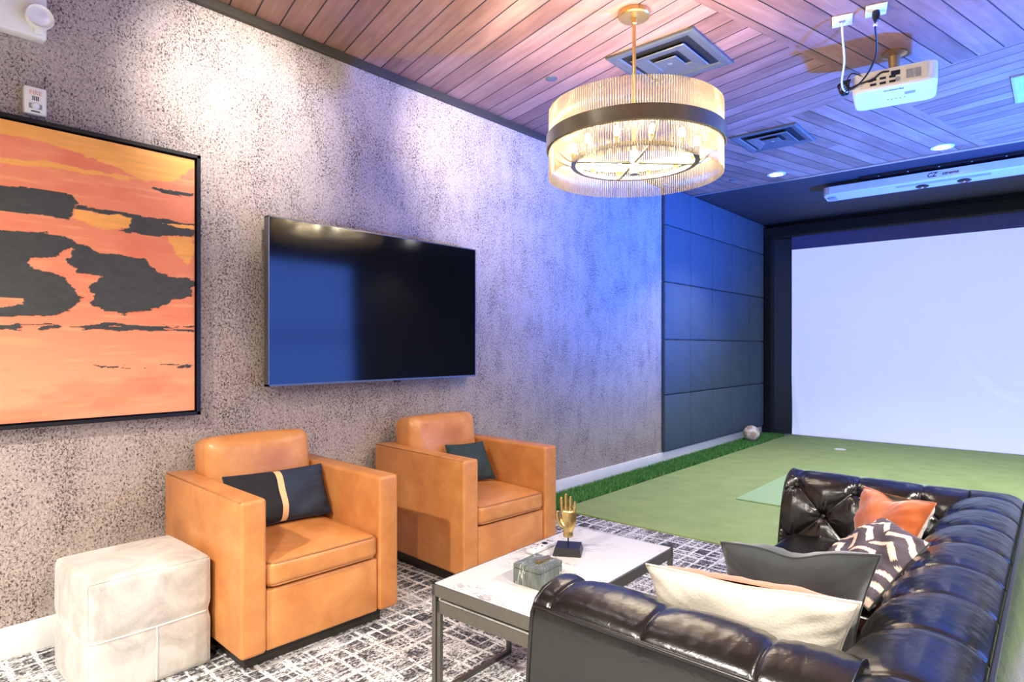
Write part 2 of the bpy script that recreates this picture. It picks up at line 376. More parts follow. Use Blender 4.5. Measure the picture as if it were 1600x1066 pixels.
# ------------------------------------------------------------------ turf
GY0, GY1 = 3.64, 8.76
tag(box('putting_green', (.30, GY0, 0.0), (RW-.02, GY1, .012), M['turf'], bev=.003, seg=1), 'flat green putting turf covering the floor in front of the big screen', 'artificial turf')
gr = thing('grass_strip', 'narrow strip of long bright green artificial grass along the white baseboard', 'artificial grass', (0, 0, 0))
box('grass_backing', (.018, 3.30, 0), (.30, 8.60, .012), M['grass_base'], gr)
N = 42000
bx = rng.uniform(.022, .298, N); by = 3.31+5.28*rng.random(N)**1.25; an = rng.uniform(0, 2*PI, N); hh = rng.uniform(.022, .042, N); ln = rng.uniform(.004, .018, N); wd = .0022+.0006*(by-3.3)
dx = np.cos(an); dy = np.sin(an); la = rng.uniform(0, 2*PI, N)
V = np.zeros((N, 3, 3)); V[:, 0] = np.stack([bx-dx*wd, by-dy*wd, np.full(N, .010)], 1); V[:, 1] = np.stack([bx+dx*wd, by+dy*wd, np.full(N, .010)], 1)
V[:, 2] = np.stack([np.clip(bx+np.cos(la)*ln, .02, .31), by+np.sin(la)*ln, .010+hh], 1)
o = mesh('grass_blades', V.reshape(-1, 3), np.arange(3*N).reshape(-1, 3), M['grass'], gr); o['kind'] = 'stuff'
tag(box('hitting_mat', (1.155, 4.76, .0125), (2.75, 6.3, .024), M['mat'], bev=.003, seg=1), 'pale green square mat laid on the putting turf behind the sofa', 'golf mat')
hc = thing('putting_cup', 'small round white golf cup set in the turf before the screen', 'golf cup', (1.143, 7.87, .0125))
lathe('cup_rim', [(.046, 0), (.046, .003), (.062, .003), (.062, 0)], M['white_plastic'], hc)
lathe('cup_disc', [(.0, .0015), (.046, .0015), (.046, 0)], M['white_plastic'], hc)

# ------------------------------------------------------------------ acoustic panels
ys = [5.742, 6.332, 6.895, 7.453, 8.014, 8.546]; zs = [.127, .704, 1.268, 1.858, 2.442, 2.846]
rn = ['lowest row', 'second row from the floor', 'middle row', 'second row from the top', 'short top row']
cn = ['first column by the wallpaper', 'second column from the wallpaper', 'middle column', 'fourth column from the wallpaper', 'last column by the screen frame']
for i in range(5):
    for j in range(5):
        p = box('acoustic_panel', (.0015, ys[i]+.004, zs[j]+.004), (.042, ys[i+1]-.004, zs[j+1]-.004), M['panel_fabric'], bev=.012, seg=3)
        tag(p, 'slate padded wall panel, %s, %s' % (rn[j], cn[i]), 'wall panel', 'padded acoustic panels on the left wall')

# ------------------------------------------------------------------ impact screen
scr = thing('impact_screen', 'huge white golf impact screen in a black fabric enclosure on the far wall', 'projection screen', (0, 8.6, 0))
SX0, SX1, SY = .325, 5.1, .20
nu, nv = 160, 90
u = np.linspace(SX0, SX1, nu); vz = np.linspace(.015, 2.505, nv); U, Vz = np.meshgrid(u, vz, indexing='ij')
def wr(U, Z):
    d = U-SX0; lo = np.clip(1-Z/1.5, 0, 1)
    y = .020*np.exp(-d/.14)*np.sin(34*d+5*Z)*lo**.7
    q = np.hypot(U-2.95, (Z-1.5)*.9); y += .022*np.exp(-((q-.85)/.16)**2)*np.sin(q*46)*np.exp(-((Z-.75)/.45)**2)
    return y + .006*np.sin(2*U)*lo
Yy = SY+wr(U, Vz)
V = np.stack([U, Yy, Vz], -1).reshape(-1, 3); mesh('screen_cloth', V, grid_faces(nu, nv), M['screen_lit'], scr, True, 'white lit screen cloth')
box('screen_header', (SX0, SY-.006, 2.507), (SX1, SY+.03, 2.68), M['screen_off'], scr, label='unlit blue strip above the lit picture')
bm = bmesh.new(); box_bm(bm, (.006, -.045, 0), (.135, .10, 2.66), .02, 3); bmobj('frame_post', bm, M['charcoal_fabric'], scr, True, label='grey-black sleeve on the enclosure post')
bm = bmesh.new(); box_bm(bm, (.006, -.045, 2.66), (5.3, .10, 2.805), .02, 3); bmobj('frame_beam', bm, M['charcoal_fabric'], scr, True)
mesh('side_baffle', [(.132, .08, 0), (SX0, SY-.002, 0), (SX0, SY-.002, 2.66), (.132, .08, 2.66), (.132, .10, 0), (SX0, SY+.03, 0), (SX0, SY+.03, 2.66), (.132, .10, 2.66)],
     [(0, 1, 2, 3), (7, 6, 5, 4), (0, 4, 5, 1), (3, 2, 6, 7), (1, 5, 6, 2), (0, 3, 7, 4)], M['black_plastic'], scr)
box('floor_rail', (.14, SY-.05, .0), (SX1, SY-.02, .018), M['silver'], scr)
# fine creases on the post sleeve
for k in range(14):
    z0 = .04+.045*k*random.uniform(.8, 1.2)
    tube('sleeve_crease', [(.02, -.046, z0), (.06, -.050, z0+.02), (.12, -.046, z0+.035+random.uniform(-.02, .02))], .004, M['charcoal_fabric'], scr, 6)

# ------------------------------------------------------------------ sensor bar under the black ceiling
sb = thing('launch_monitor', 'long white ceiling sensor bar with two dark camera eyes before the screen', 'golf launch monitor', (1.24, 6.8, 0))
SL = 1.98
prof = [(0, 2.805), (0, 2.735), (.015, 2.722), (.20, 2.700), (.24, 2.715), (.25, 2.805)]
def bar_ring(xx, sc): return [(xx, .125+(y_-.125)*sc, z_) for y_, z_ in prof]
rings = [bar_ring(.0, .72), bar_ring(.02, .9), bar_ring(.06, 1)] + [bar_ring(SL-.06, 1), bar_ring(SL-.02, .9), bar_ring(SL, .72)]
V = [q for r in rings for q in r]; n6 = len(prof); Fc = [(i*n6+k, i*n6+(k+1) % n6, (i+1)*n6+(k+1) % n6, (i+1)*n6+k) for i in range(len(rings)-1) for k in range(n6)]
Fc += [tuple(range(n6))[::-1], tuple(range((len(rings)-1)*n6, len(rings)*n6))]
bm = bmesh.new(); bv = [bm.verts.new(q) for q in V]
for f in Fc: bm.faces.new([bv[q] for q in f])
M['bar_paint'] = plain('satin_white_bar_paint', srgb(196, 196, 200), .3, var=.02)
bmobj('housing', bm, M['bar_paint'], sb)
def low(y_): return 2.722-(y_-.015)*.022/.185
cx_ = SL/2
mesh('window_strip', [(cx_-.36, .03, low(.03)-.001), (cx_+.36, .03, low(.03)-.001), (cx_+.36, .085, low(.085)-.001), (cx_-.36, .085, low(.085)-.001), (cx_-.36, .03, low(.03)+.004), (cx_+.36, .03, low(.03)+.004), (cx_+.36, .085, low(.085)+.004), (cx_-.36, .085, low(.085)+.004)],
     [(3, 2, 1, 0), (4, 5, 6, 7), (0, 1, 5, 4), (1, 2, 6, 5), (2, 3, 7, 6), (3, 0, 4, 7)], M['grey_plastic'], sb, label='grey translucent strip')
tilt = Matrix.Rotation(-math.atan(.022/.185), 3, 'X')
for k in (-1, 1):
    e = lathe('camera_eye', [(0, -.010), (.020, -.012), (.045, -.006), (.055, 0), (.055, .004), (0, .004)], M['black_plastic'], sb, 28, (cx_+k*.16, .14, low(.14)), rot=tilt)
    lathe('lens', [(0, -.018), (.012, -.016), (.016, -.010), (.016, -.005), (0, -.005)], M['silver'], e, 18, (cx_+k*.16, .14, low(.14)), rot=tilt)
box('end_sensor', (.03, .07, 2.694), (.10, .19, 2.712), M['grey_plastic'], sb, bev=.005)
text('lettering', 'CZ', .055, M['ink'], sb, basis((cx_-.07, -.001, 2.768), (1, 0, 0), (0, 0, 1), (0, -1, 0)), shear=.3)
text('lettering', 'xtreme', .042, M['ink'], sb, basis((cx_+.07, -.001, 2.768), (1, 0, 0), (0, 0, 1), (0, -1, 0)), shear=.3)
box('mount_plate', (.35, -.05, 2.828), (SL-.35, .30, 2.849), M['frame_black'], sb)
for k in range(5): lathe('bolt', [(0, -.006), (.008, -.004), (.009, 0), (0, 0)], M['silver'], sb, 10, (.5+.24*k, -.03, 2.829))
for k in (.5, SL-.5): box('mount_bracket', (k-.03, .08, 2.80), (k+.03, .17, 2.83), M['frame_black'], sb)

# ------------------------------------------------------------------ ceiling vents, downlights, sprinkler covers
def frame_loft(bm, rings):
    n = 4; vs = [[bm.verts.new(q) for q in r] for r in rings]
    for a, b in zip(vs, vs[1:]):
        for k in range(n): bm.faces.new((a[k], a[(k+1) % n], b[(k+1) % n], b[k]))
def sq(h_, z): return [(-h_, -h_, z), (h_, -h_, z), (h_, h_, z), (-h_, h_, z)]
def vent(label, x, y, s, mat):
    t = thing('ceiling_vent', label, 'air vent', (x, y, H-.001), 0, 'square ceiling air vents'); h_ = s/2
    bm = bmesh.new(); frame_loft(bm, [sq(h_, 0), sq(h_, -.012), sq(h_-.015, -.016), sq(h_*.80, -.010), sq(h_*.76, -.002)]); bmobj('outer_frame', bm, mat, t)
    box('duct_opening', (-h_*.77, -h_*.77, -.0035), (h_*.77, h_*.77, -.0015), M['dark_void'], t)
    bm = bmesh.new(); frame_loft(bm, [sq(h_*.62, -.020), sq(h_*.60, -.024), sq(h_*.36, -.012), sq(h_*.33, -.006)]); bmobj('middle_cone', bm, mat, t)
    bm = bmesh.new(); box_bm(bm, (-h_*.26, -h_*.26, -.026), (h_*.26, h_*.26, -.020), .003, 1); c = bmobj('centre_plate', bm, mat, t)
    lathe('screw', [(0, -.031), (.01, -.029), (.014, -.026), (0, -.026)], M['silver'], c, 14)
    return t
vent('grey square ceiling air vent directly behind the chandelier', 1.36, 3.275, .53, M['grey_vent'])
vent('grey square ceiling air vent near the sprinkler cover, before the dark ceiling edge', 1.335, 5.05, .50, M['grey_vent'])
vent('pale square ceiling air vent cut by the right photo edge, right of the projector', 3.08, 5.12, .53, M['blue_vent'])
def downlight(x, y, label, power, color=NEUT, aim=None, vis=True, spread=None, spot=1.9, blend=.6, group='recessed downlights'):
    t = thing('ceiling_downlight', label, 'ceiling light', (x, y, H-.001), 0, group)
    lathe('trim_ring', [(.058, -.002), (.058, -.006), (.082, -.005), (.084, 0), (.058, 0)], M['white_plastic'], t, 32)
    lathe('lamp_disc', [(0, -.004), (.057, -.004), (.057, -.001), (0, -.001)], M['downlight'], t, 28)
    l = light('downlight_lamp', 'SPOT', (x, y, H-.02), power, color, aim or (x, y, 0), spot_size=spot, spot_blend=blend, shadow_soft_size=.05)
    return t
downlight(1.007, 6.13, 'glowing round downlight left of the sensor bar, at the dark ceiling edge', 80)
downlight(2.312, 6.20, 'glowing round downlight above the middle of the sensor bar', 80)
downlight(3.62, 6.20, 'round downlight to the right of the picture, in line with the two bright ones', 80)
downlight(4.72, 6.20, 'last round downlight of the row, by the right wall', 80)
for i, (x, y) in enumerate([(1.6, -1.2), (3.4, -1.2), (4.6, .6), (4.6, 2.4)]):  # added unseen downlights, placed to give the room an even fill
    downlight(x, y, ['round downlight behind the viewer, near the left wall', 'round downlight behind the viewer', 'round downlight by the right wall, beside the viewer', 'round downlight by the right wall, level with the sofa'][i], 460, spot=2.7, blend=.9)
downlight(1.15, 1.20, 'round adjustable downlight washing the wall above the painting', 140, (1, .93, .82), aim=(0, 1.42, 2.40), spot=1.0, blend=1)
downlight(1.35, 2.02, 'round adjustable downlight washing the wall above the television', 190, (1, .93, .82), aim=(0, 3.10, 2.45), spot=.95, blend=1)
for (x, y, lb) in ((.69, 3.028, 'small round grey sprinkler cover in the planks left of the chandelier'), (.614, 6.05, 'small round grey sprinkler cover near the dark ceiling edge')):
    s_o = lathe('sprinkler_cover', [(0, -.006), (.030, -.006), (.036, -.003), (.037, 0), (0, 0)], M['grey_vent'], None, 24); s_o.location = (x, y, H-.0005); tag(s_o, lb, 'sprinkler cover')

# ------------------------------------------------------------------ chandelier
CX, CY = 1.462, 2.70
ch = thing('chandelier', 'round brass drum chandelier of glass rods with a wide metal band and lit bulbs', 'chandelier', (CX, CY, 0))
lathe('canopy', [(.0, H-.0005), (.078, H-.0005), (.078, H-.022), (.072, H-.028), (.012, H-.030), (0, H-.030)], M['brass'], ch, 40)
st = lathe('stem', [(0, H-.030), (.009, H-.030), (.009, 2.16), (0, 2.16)], M['brass'], ch, 16)
lathe('stem_collar', [(0, H-.03), (.017, H-.03), (.014, H-.055), (.009, H-.06), (0, H-.06)], M['brass'], st, 20)
R0 = .418
lathe('band', [(R0+.012, 2.168), (R0+.016, 2.170), (R0+.016, 2.236), (R0+.012, 2.238), (R0+.010, 2.236), (R0+.010, 2.170), (R0+.012, 2.168)], M['champagne'], ch, 120, label='broad grey-gold metal band')
lathe('inner_ring', [(R0-.018, 2.172), (R0-.012, 2.172), (R0-.012, 2.232), (R0-.018, 2.232), (R0-.018, 2.172)], M['champagne'], ch, 100)
lathe('lamp_ring', [(.288, 2.100), (.312, 2.100), (.312, 2.116), (.288, 2.116), (.288, 2.100)], M['champagne'], ch, 80)
lathe('hub', [(0, 2.05), (.022, 2.05), (.022, 2.165), (0, 2.17)], M['champagne'], ch, 20)
for k in range(4):
    a = PI/4+k*PI/2; c_, s2 = math.cos(a), math.sin(a); tube('spoke', [(.015*c_, .015*s2, 2.108), (.30*c_, .30*s2, 2.108), (.33*c_, .33*s2, 2.115), ((R0-.012)*c_, (R0-.012)*s2, 2.18)], .007, M['champagne'], ch, 8)
NR = 230; cam_a = math.atan2(-CY, CAM_X-CX)
order = sorted(range(NR), key=lambda k: abs((2*PI*k/NR-cam_a+PI) % (2*PI)-PI))
V, Fc = tube_data([(0, 0, 2.035), (0, 0, 2.362)], .0036, 8); rod = mesh('glass_rod', [q+Vector((R0, 0, 0)) for q in V], Fc, M['rod'], ch, True)
bigV, bigF = [], []
for c, k in enumerate(order):
    a = 2*PI*k/NR
    if c < 100:
        r = rod if c == 0 else rod.copy()
        if c: COL.objects.link(r)
        r.parent = ch; r.rotation_euler = (0, 0, a)
    else:
        p = Vector((R0*math.cos(a), R0*math.sin(a), 0)); bigF += [tuple(q+len(bigV) for q in f_) for f_ in Fc]; bigV += [q+p for q in V]
o = mesh('glass_rods', bigV, bigF, M['rod'], ch, True); o['kind'] = 'stuff'
for k in range(12):
    a = cam_a+2*PI*(k+.5)/12; x_, y_ = .30*math.cos(a), .30*math.sin(a)
    s = lathe('lamp_socket', [(0, 2.116), (.012, 2.116), (.012, 2.138), (.016, 2.144), (.013, 2.148), (0, 2.148)], M['brass'], ch, 14, (x_, y_, 0))
    lathe('bulb', [(0, 2.148), (.009, 2.148), (.0145, 2.161), (.0145, 2.178), (.009, 2.192), (0, 2.196)], M['bulb'], s, 14, (x_, y_, 0))
    light('chandelier_lamp', 'POINT', (CX+x_, CY+y_, 2.215), 3.0, WARM, shadow_soft_size=.016)

# ------------------------------------------------------------------ projector, plates, cords
pr = thing('projector', 'white ceiling projector with beige connector side, hung upside down by a brass mount', 'projector', (2.340, 4.04, 2.605), math.radians(9))
PWD, PDP, PHT = .40, .32, .105
bm = bmesh.new(); box_bm(bm, (-PWD/2, -PDP/2, .0), (PWD/2, PDP/2, PHT))
bmesh.ops.bevel(bm, geom=[e for e in bm.edges if abs(e.verts[0].co.z-e.verts[1].co.z) > .01], offset=.05, segments=6, profile=.5, affect='EDGES')
bmesh.ops.bevel(bm, geom=[e for e in bm.edges if max(e.verts[0].co.z, e.verts[1].co.z) < .001], offset=.014, segments=3, profile=.5, affect='EDGES')
bmobj('body', bm, M['white_plastic'], pr, False)
yb = -PDP/2
box('connector_panel', (-PWD/2+.045, yb-.003, .016), (PWD/2-.045, yb+.004, PHT-.004), M['beige_plastic'], pr, bev=.001, seg=1, label='beige connector panel')
for k in range(3):
    for j in range(2): box('port', (-.11+.045*k, yb-.006, .024+.026*j), (-.11+.045*k+.03, yb-.002, .036+.026*j), M['black_plastic'], pr)
for j in range(7): box('vent_slot', (.058+.010*j, yb-.006, .030), (.064+.010*j, yb-.002, .078), M['grey_plastic'], pr)
box('power_inlet', (-.012, yb-.008, .060), (.030, yb-.002, .084), M['black_plastic'], pr)
lathe('round_jack', [(0, 0), (.011, 0), (.012, -.004), (0, -.004)], M['grey_plastic'], pr, 18, (.02, yb-.002, .036), rot=Matrix.Rotation(-PI/2, 3, 'X'))
lathe('lens_barrel', [(0, 0), (.035, 0), (.038, .012), (.028, .014), (.0, .010)], M['black_plastic'], pr, 24, (-.08, PDP/2, .045), rot=Matrix.Rotation(-PI/2, 3, 'X'))
text('lettering', 'Panasonic', .024, M['ink'], pr, basis((.0, yb+.045, -.0008), (-1, 0, 0), (0, 1, 0), (0, 0, -1)), .0005)
for k in range(5): lathe('button', [(0, -.003), (.004, -.002), (.005, 0), (0, 0)], M['grey_plastic'], pr, 10, (-.03+.02*k, .03+.006*(k % 2), .0))
box('status_panel', (.05, -.05, -.001), (.10, -.01, .001), M['grey_plastic'], pr)
zt = H-2.605
lathe('ceiling_mount', [(0, zt-.001), (.062, zt-.001), (.064, zt-.010), (.030, zt-.022), (.027, zt-.07), (.020, PHT+.02), (.034, PHT+.012), (0, PHT+.01)], M['brass'], pr, 32, label='brass mounting flange and post')
box('bracket', (-.11, -.05, PHT-.002), (.11, .05, PHT+.013), M['white_plastic'], pr, bev=.003, seg=1)
def plate(x, y, lab, cat='wall plate'):
    t = thing('ceiling_outlet', lab, cat, (x, y, H-.0005), math.radians(14)); box('cover_plate', (-.046, -.060, -.007), (.046, .060, 0), M['white_plastic'], t, bev=.003, seg=2)
    return t
t = plate(2.215, 3.455, 'square white ceiling plate from which the white cord drops'); box('cable_port', (-.014, -.009, -.010), (.014, .009, -.006), M['grey_plastic'], t)
t = plate(2.365, 3.455, 'square white ceiling outlet from which the black plug cord drops'); box('socket_face', (-.018, -.034, -.009), (.018, .034, -.006), M['white_plastic'], t, bev=.002)
PJ = (2.335, 4.02)
wc = tube('white_cord', curve([(2.215, 3.455, H-.012), (2.212, 3.47, 2.78), (2.19, 3.60, 2.70), (2.14, 3.76, 2.655), (2.135, 3.84, 2.632), (2.165, 3.873, 2.635), (2.235, 3.866, 2.654)]), .0052, M['white_plastic'], None, 8)
tag(wc, 'white cord looping down from the left ceiling plate to the projector', 'cord')
bc = thing('black_cord', 'black power cord hanging from the ceiling outlet to the projector', 'cord', (0, 0, 0))
tube('wire', curve([(2.365, 3.455, H-.03), (2.360, 3.46, 2.78), (2.335, 3.62, 2.71), (2.27, 3.76, 2.67), (2.20, 3.83, 2.64), (2.155, 3.845, 2.635), (2.20, 3.845, 2.65), (2.27, 3.86, 2.665), (2.31, 3.862, 2.69), (2.345, 3.878, 2.692)]), .0048, M['black_plastic'], bc, 8)
lathe('plug', [(0, 0), (.016, 0), (.018, -.02), (.012, -.045), (.006, -.05), (0, -.05)], M['black_plastic'], bc, 16, (2.365, 3.455, H-.010))
lathe('cable_tag', [(0, 0), (.010, 0), (.010, -.012), (0, -.012)], M['white_plastic'], bc, 12, (2.3605, 3.462, 2.785))
cl = thing('cable_bundle', 'tangle of coiled black video cables at the left end of the projector', 'cables', (2.135, 3.86, 2.63))
for k in range(6):
    pts = [(.022*math.cos(q*.7+k)+.004*k-.01, .02*math.sin(q*.9+k*2)-.012, .035*math.sin(q*.6+k*1.3)+.02) for q in range(11)]
    tube('coil', curve(pts, 4), .0035, M['black_plastic'], cl, 6)
tube('video_lead', curve([(.0, -.01, .03), (.03, -.02, .085), (.07, -.005, .075), (.115, .006, .03)]), .0035, M['black_plastic'], cl, 6)
box('video_plug', (.10, .000, .022), (.135, .016, .036), M['black_plastic'], cl, bev=.002)

# ------------------------------------------------------------------ added blue uplight, an unseen fixture for the ceiling tint
ul = thing('stage_uplight', 'small black floor uplight on the turf toward the right wall, shining blue at the ceiling', 'stage light', (UPL[0]+.03, UPL[1]-.01, .0125))
box('base', (-.09, -.07, 0), (.09, .07, .02), M['black_plastic'], ul, bev=.004)
dv = (Vector((2.2, 5.3, 2.70))-Vector(UPL)).normalized(); qr = Vector((0, 0, 1)).rotation_difference(dv).to_matrix()
lathe('can', [(0, -.22), (.05, -.21), (.075, -.17), (.08, -.012), (.076, -.012), (.070, -.10), (0, -.12)], M['black_plastic'], ul, 28, (-.03, .01, .30), rot=qr)
for sg in (-1, 1): box('yoke_arm', (-.012, .01+sg*.088-.004, .018), (.012, .01+sg*.088+.004, .30), M['black_plastic'], ul)

# ------------------------------------------------------------------ television
tv = thing('television', 'large black wall-mounted flat screen television above the leather chairs', 'television', (0, 2.235, 1.425))
TW, TH = .728, .425
box('screen', (.094, -TW+.006, -TH+.010), (.100, TW-.006, TH-.006), M['tv_screen'], tv)
bm = bmesh.new()
for a, b in (((.060, -TW, -TH), (.1015, -TW+.006, TH)), ((.060, TW-.006, -TH), (.1015, TW, TH)), ((.060, -TW, TH-.006), (.1015, TW, TH)), ((.060, -TW, -TH), (.1015, TW, -TH+.010))): box_bm(bm, a, b)
bmobj('bezel', bm, M['tv_bezel'], tv)
box('back_cover', (.050, -TW+.004, -TH+.004), (.094, TW-.004, TH-.004), M['black_plastic'], tv, bev=.008)
box('wall_bracket', (.001, -.22, -.2), (.052, .22, .2), M['frame_black'], tv)
box('sensor_nub', (.080, .06, -TH-.012), (.099, .10, -TH+.002), M['black_plastic'], tv, bev=.003)

# ------------------------------------------------------------------ painting
pa = thing('painting', 'large abstract orange and charcoal canvas in a thin black floating frame', 'painting', (0, .60, 1.484))
PY0, PY1, PZ0, PZ1 = -.605+.022, .605-.022, -.600+.022, .600-.022
nu, nv = 400, 400
u = np.linspace(PY0, PY1, nu); vz = np.linspace(PZ0, PZ1, nv); U, Vz = np.meshgrid(u, vz, indexing='ij')
wy, wz = (U+.60).ravel(), (Vz+1.484).ravel()
ART = {
'S1':[(-.05,1.70),(.1,1.79),(.225,1.788),(0.477,1.811),(0.533,1.816),(0.621,1.812),(0.714,1.814),(0.719,1.796),(0.709,1.756),(0.698,1.714),(0.621,1.717),(0.533,1.715),(0.477,1.712),(0.225,1.686)],
'S1b':[(0.714,1.776),(0.768,1.772),(0.893,1.773),(1.002,1.764),(1.092,1.766),(1.179,1.765),(1.179,1.754),(1.066,1.749),(0.928,1.754),(0.812,1.758),(0.714,1.757)],
'S2':[(0.928,1.759),(0.99,1.759),(1.04,1.749),(1.179,1.737),(1.179,1.708),(1.066,1.701),(0.977,1.685),(0.869,1.688),(0.91,1.703)],
'S3':[(0.0,1.52),(0.225,1.595),(0.477,1.641),(0.533,1.643),(0.601,1.649),(0.672,1.644),(0.725,1.619),(0.812,1.591),(0.893,1.587),(0.977,1.586),(1.027,1.533),(1.105,1.505),(1.145,1.515),(1.179,1.504),(1.179,1.432),(1.092,1.413),(1.015,1.367),(0.893,1.335),(0.779,1.363),(0.773,1.459),(0.812,1.494),(0.725,1.499),(0.688,1.552),(0.719,1.594),(0.703,1.598),(0.662,1.562),(0.572,1.542),(0.225,1.503)],
'S4':[(0.05,1.45),(0.225,1.503),(0.477,1.534),(0.572,1.544),(0.576,1.504),(0.662,1.487),(0.703,1.453),(0.746,1.399),(0.703,1.353),(0.662,1.324),(0.552,1.316),(0.225,1.32),(0.477,1.348),(0.547,1.364),(0.547,1.382),(0.477,1.383),(0.225,1.374)],
'S5':[(0.05,1.272),(0.225,1.277),(0.477,1.282),(0.572,1.289),(0.651,1.289),(0.672,1.277),(0.611,1.261),(0.477,1.263),(0.225,1.256)],
'S6':[(0.672,1.28),(0.746,1.281),(0.812,1.299),(0.858,1.297),(0.99,1.291),(1.179,1.296),(1.179,1.267),(1.015,1.268),(0.835,1.27),(0.757,1.272)],
'S7':[(0.779,1.125),(0.823,1.123),(0.94,1.119),(1.066,1.121),(1.179,1.115),(1.179,1.105),(0.965,1.103),(0.812,1.111)],
'S8':[(0.99,1.899),(1.092,1.902),(1.179,1.906),(1.179,1.893),(1.092,1.884),(0.99,1.891)],
'Y1':[(-.1,2.09),(1.3,2.09),(1.179,2.021),(1.092,1.946),(0.977,1.92),(0.869,1.961),(0.672,1.999),(0.477,2.01),(0.225,1.998),(-.1,1.98)],
'Y2':[(0.0,1.85),(0.225,1.88),(0.477,1.911),(0.631,1.934),(0.812,1.929),(0.99,1.928),(0.893,1.914),(0.672,1.912),(0.477,1.891),(0.225,1.848)],
'Y3':[(0.714,1.754),(0.928,1.755),(0.916,1.71),(0.823,1.687),(0.714,1.716)],
'Y4':[(1.066,1.696),(1.179,1.704),(1.179,1.605),(1.152,1.566),(1.092,1.644)],
'Y5':[(0.99,1.759),(1.179,1.751),(1.179,1.738),(1.027,1.744)]}
j1 = (fbm(wy*30, wz*60, 3)-.47)*.028; j2 = (fbm(wy*16, wz*90, 9)-.47)*.022
qy, qz = wy+j1*1.6, wz+j2
st_ = fbm(wy*7, wz*70, 21)
base = np.array(srgb(242, 142, 102)[:3]); low_ = np.array(srgb(250, 160, 116)[:3]); yel = np.array(srgb(252, 178, 84)[:3]); dark = np.array(srgb(66, 68, 64)[:3]); pale = np.array(srgb(252, 176, 122)[:3])
t_a = np.clip((1.36-wz)/.25, 0, 1)[:, None]; C = base*(1-t_a)+low_*t_a
p_ = np.clip((st_-.50)*4, 0, 1)[:, None]; C = C*(1-.55*p_)+pale*.55*p_
p_ = np.clip((.42-fbm(wy*4, wz*9, 33))*6, 0, 1)[:, None]; C = C*(1-.4*p_)+np.array(srgb(222, 98, 66)[:3])*.4*p_
for k, poly in ART.items():
    if k[0] == 'Y':
        m_ = inpoly(qy, qz, poly); C[m_] = C[m_]*.12+(yel*.88)*(.85+.3*st_[m_, None])
dk = np.zeros(len(wy), bool)
for k, poly in ART.items():
    if k[0] == 'S':
        m_ = inpoly(qy, qz, poly)
        if k in ('S5', 'S6', 'S7', 'S8', 'S1b'): m_ &= st_ > .36
        dk |= m_
C[dk] = dark*(.75+.5*fbm(wy*40, wz*60, 5)[dk, None])
relief = np.where(dk, .0025+.003*fbm(wy*40, wz*90, 5), .0012*st_)
V = np.stack([.036+relief, U.ravel(), Vz.ravel()], 1)
cv_ = mesh('canvas', V, grid_faces(nu, nv), M['painted_canvas'], pa, True); set_col(cv_.data, C)
box('stretcher', (.004, PY0, PZ0), (.0355, PY1, PZ1), M['cream'], pa)
bm = bmesh.new()
for a, b in (((.002, -.605, -.6), (.052, -.590, .6)), ((.002, .590, -.6), (.052, .605, .6)), ((.002, -.605, .585), (.052, .605, .6)), ((.002, -.605, -.6), (.052, .605, -.585)), ((.002, -.600, -.598), (.010, .600, .598))): box_bm(bm, a, b)
bmobj('frame', bm, M['frame_black'], pa)

# ------------------------------------------------------------------ fire alarm and emergency light on the wall
fa = thing('fire_alarm', 'small white fire alarm strobe on the wall just above the painting', 'fire alarm', (0, .5895, 2.162))
box('housing', (.001, -.0365, -.054), (.032, .0365, .054), M['white_plastic'], fa, bev=.006, seg=3)
text('lettering', 'FIRE', .022, M['red_ink'], fa, basis((.0325, 0, .030), (0, 1, 0), (0, 0, 1), (1, 0, 0)))
for k in range(4): box('speaker_slot', (.031, -.010+.0058*k, .000), (.0328, -.0068+.0058*k, .017), M['black_plastic'], fa)
box('strobe_recess', (.030, -.021, -.032), (.0335, .021, -.012), M['grey_plastic'], fa, bev=.001, seg=1)
lathe('strobe_lens', [(0, .010), (.008, .008), (.014, 0), (0, 0)], M['lens'], fa, 18, (.033, 0, -.020), rot=Matrix.Rotation(PI/2, 3, 'Y'))
box('base_mark', (.031, -.014, -.045), (.0328, .014, -.040), M['ink'], fa)
em = thing('emergency_light', 'white emergency light unit with a round lamp head high in the left corner', 'emergency light', (0, .60, 2.40))
box('housing', (.001, -.42, 0), (.062, .020, .20), M['white_plastic'], em, bev=.006, seg=2)
hd = lathe('lamp_head', [(0, .0), (.030, .0), (.044, .012), (.047, .034), (.043, .042), (.036, .036), (0, .034)], M['white_plastic'], em, 28, (.055, -.008, .072), rot=Matrix.Rotation(PI/2, 3, 'Y'))
lathe('lens', [(0, .005), (.012, .003), (.034, .0), (0, 0)], M['lens'], hd, 24, (.090, -.008, .072), rot=Matrix.Rotation(PI/2, 3, 'Y'))
box('swivel', (.058, -.024, .010), (.075, .008, .050), M['white_plastic'], em, bev=.004)

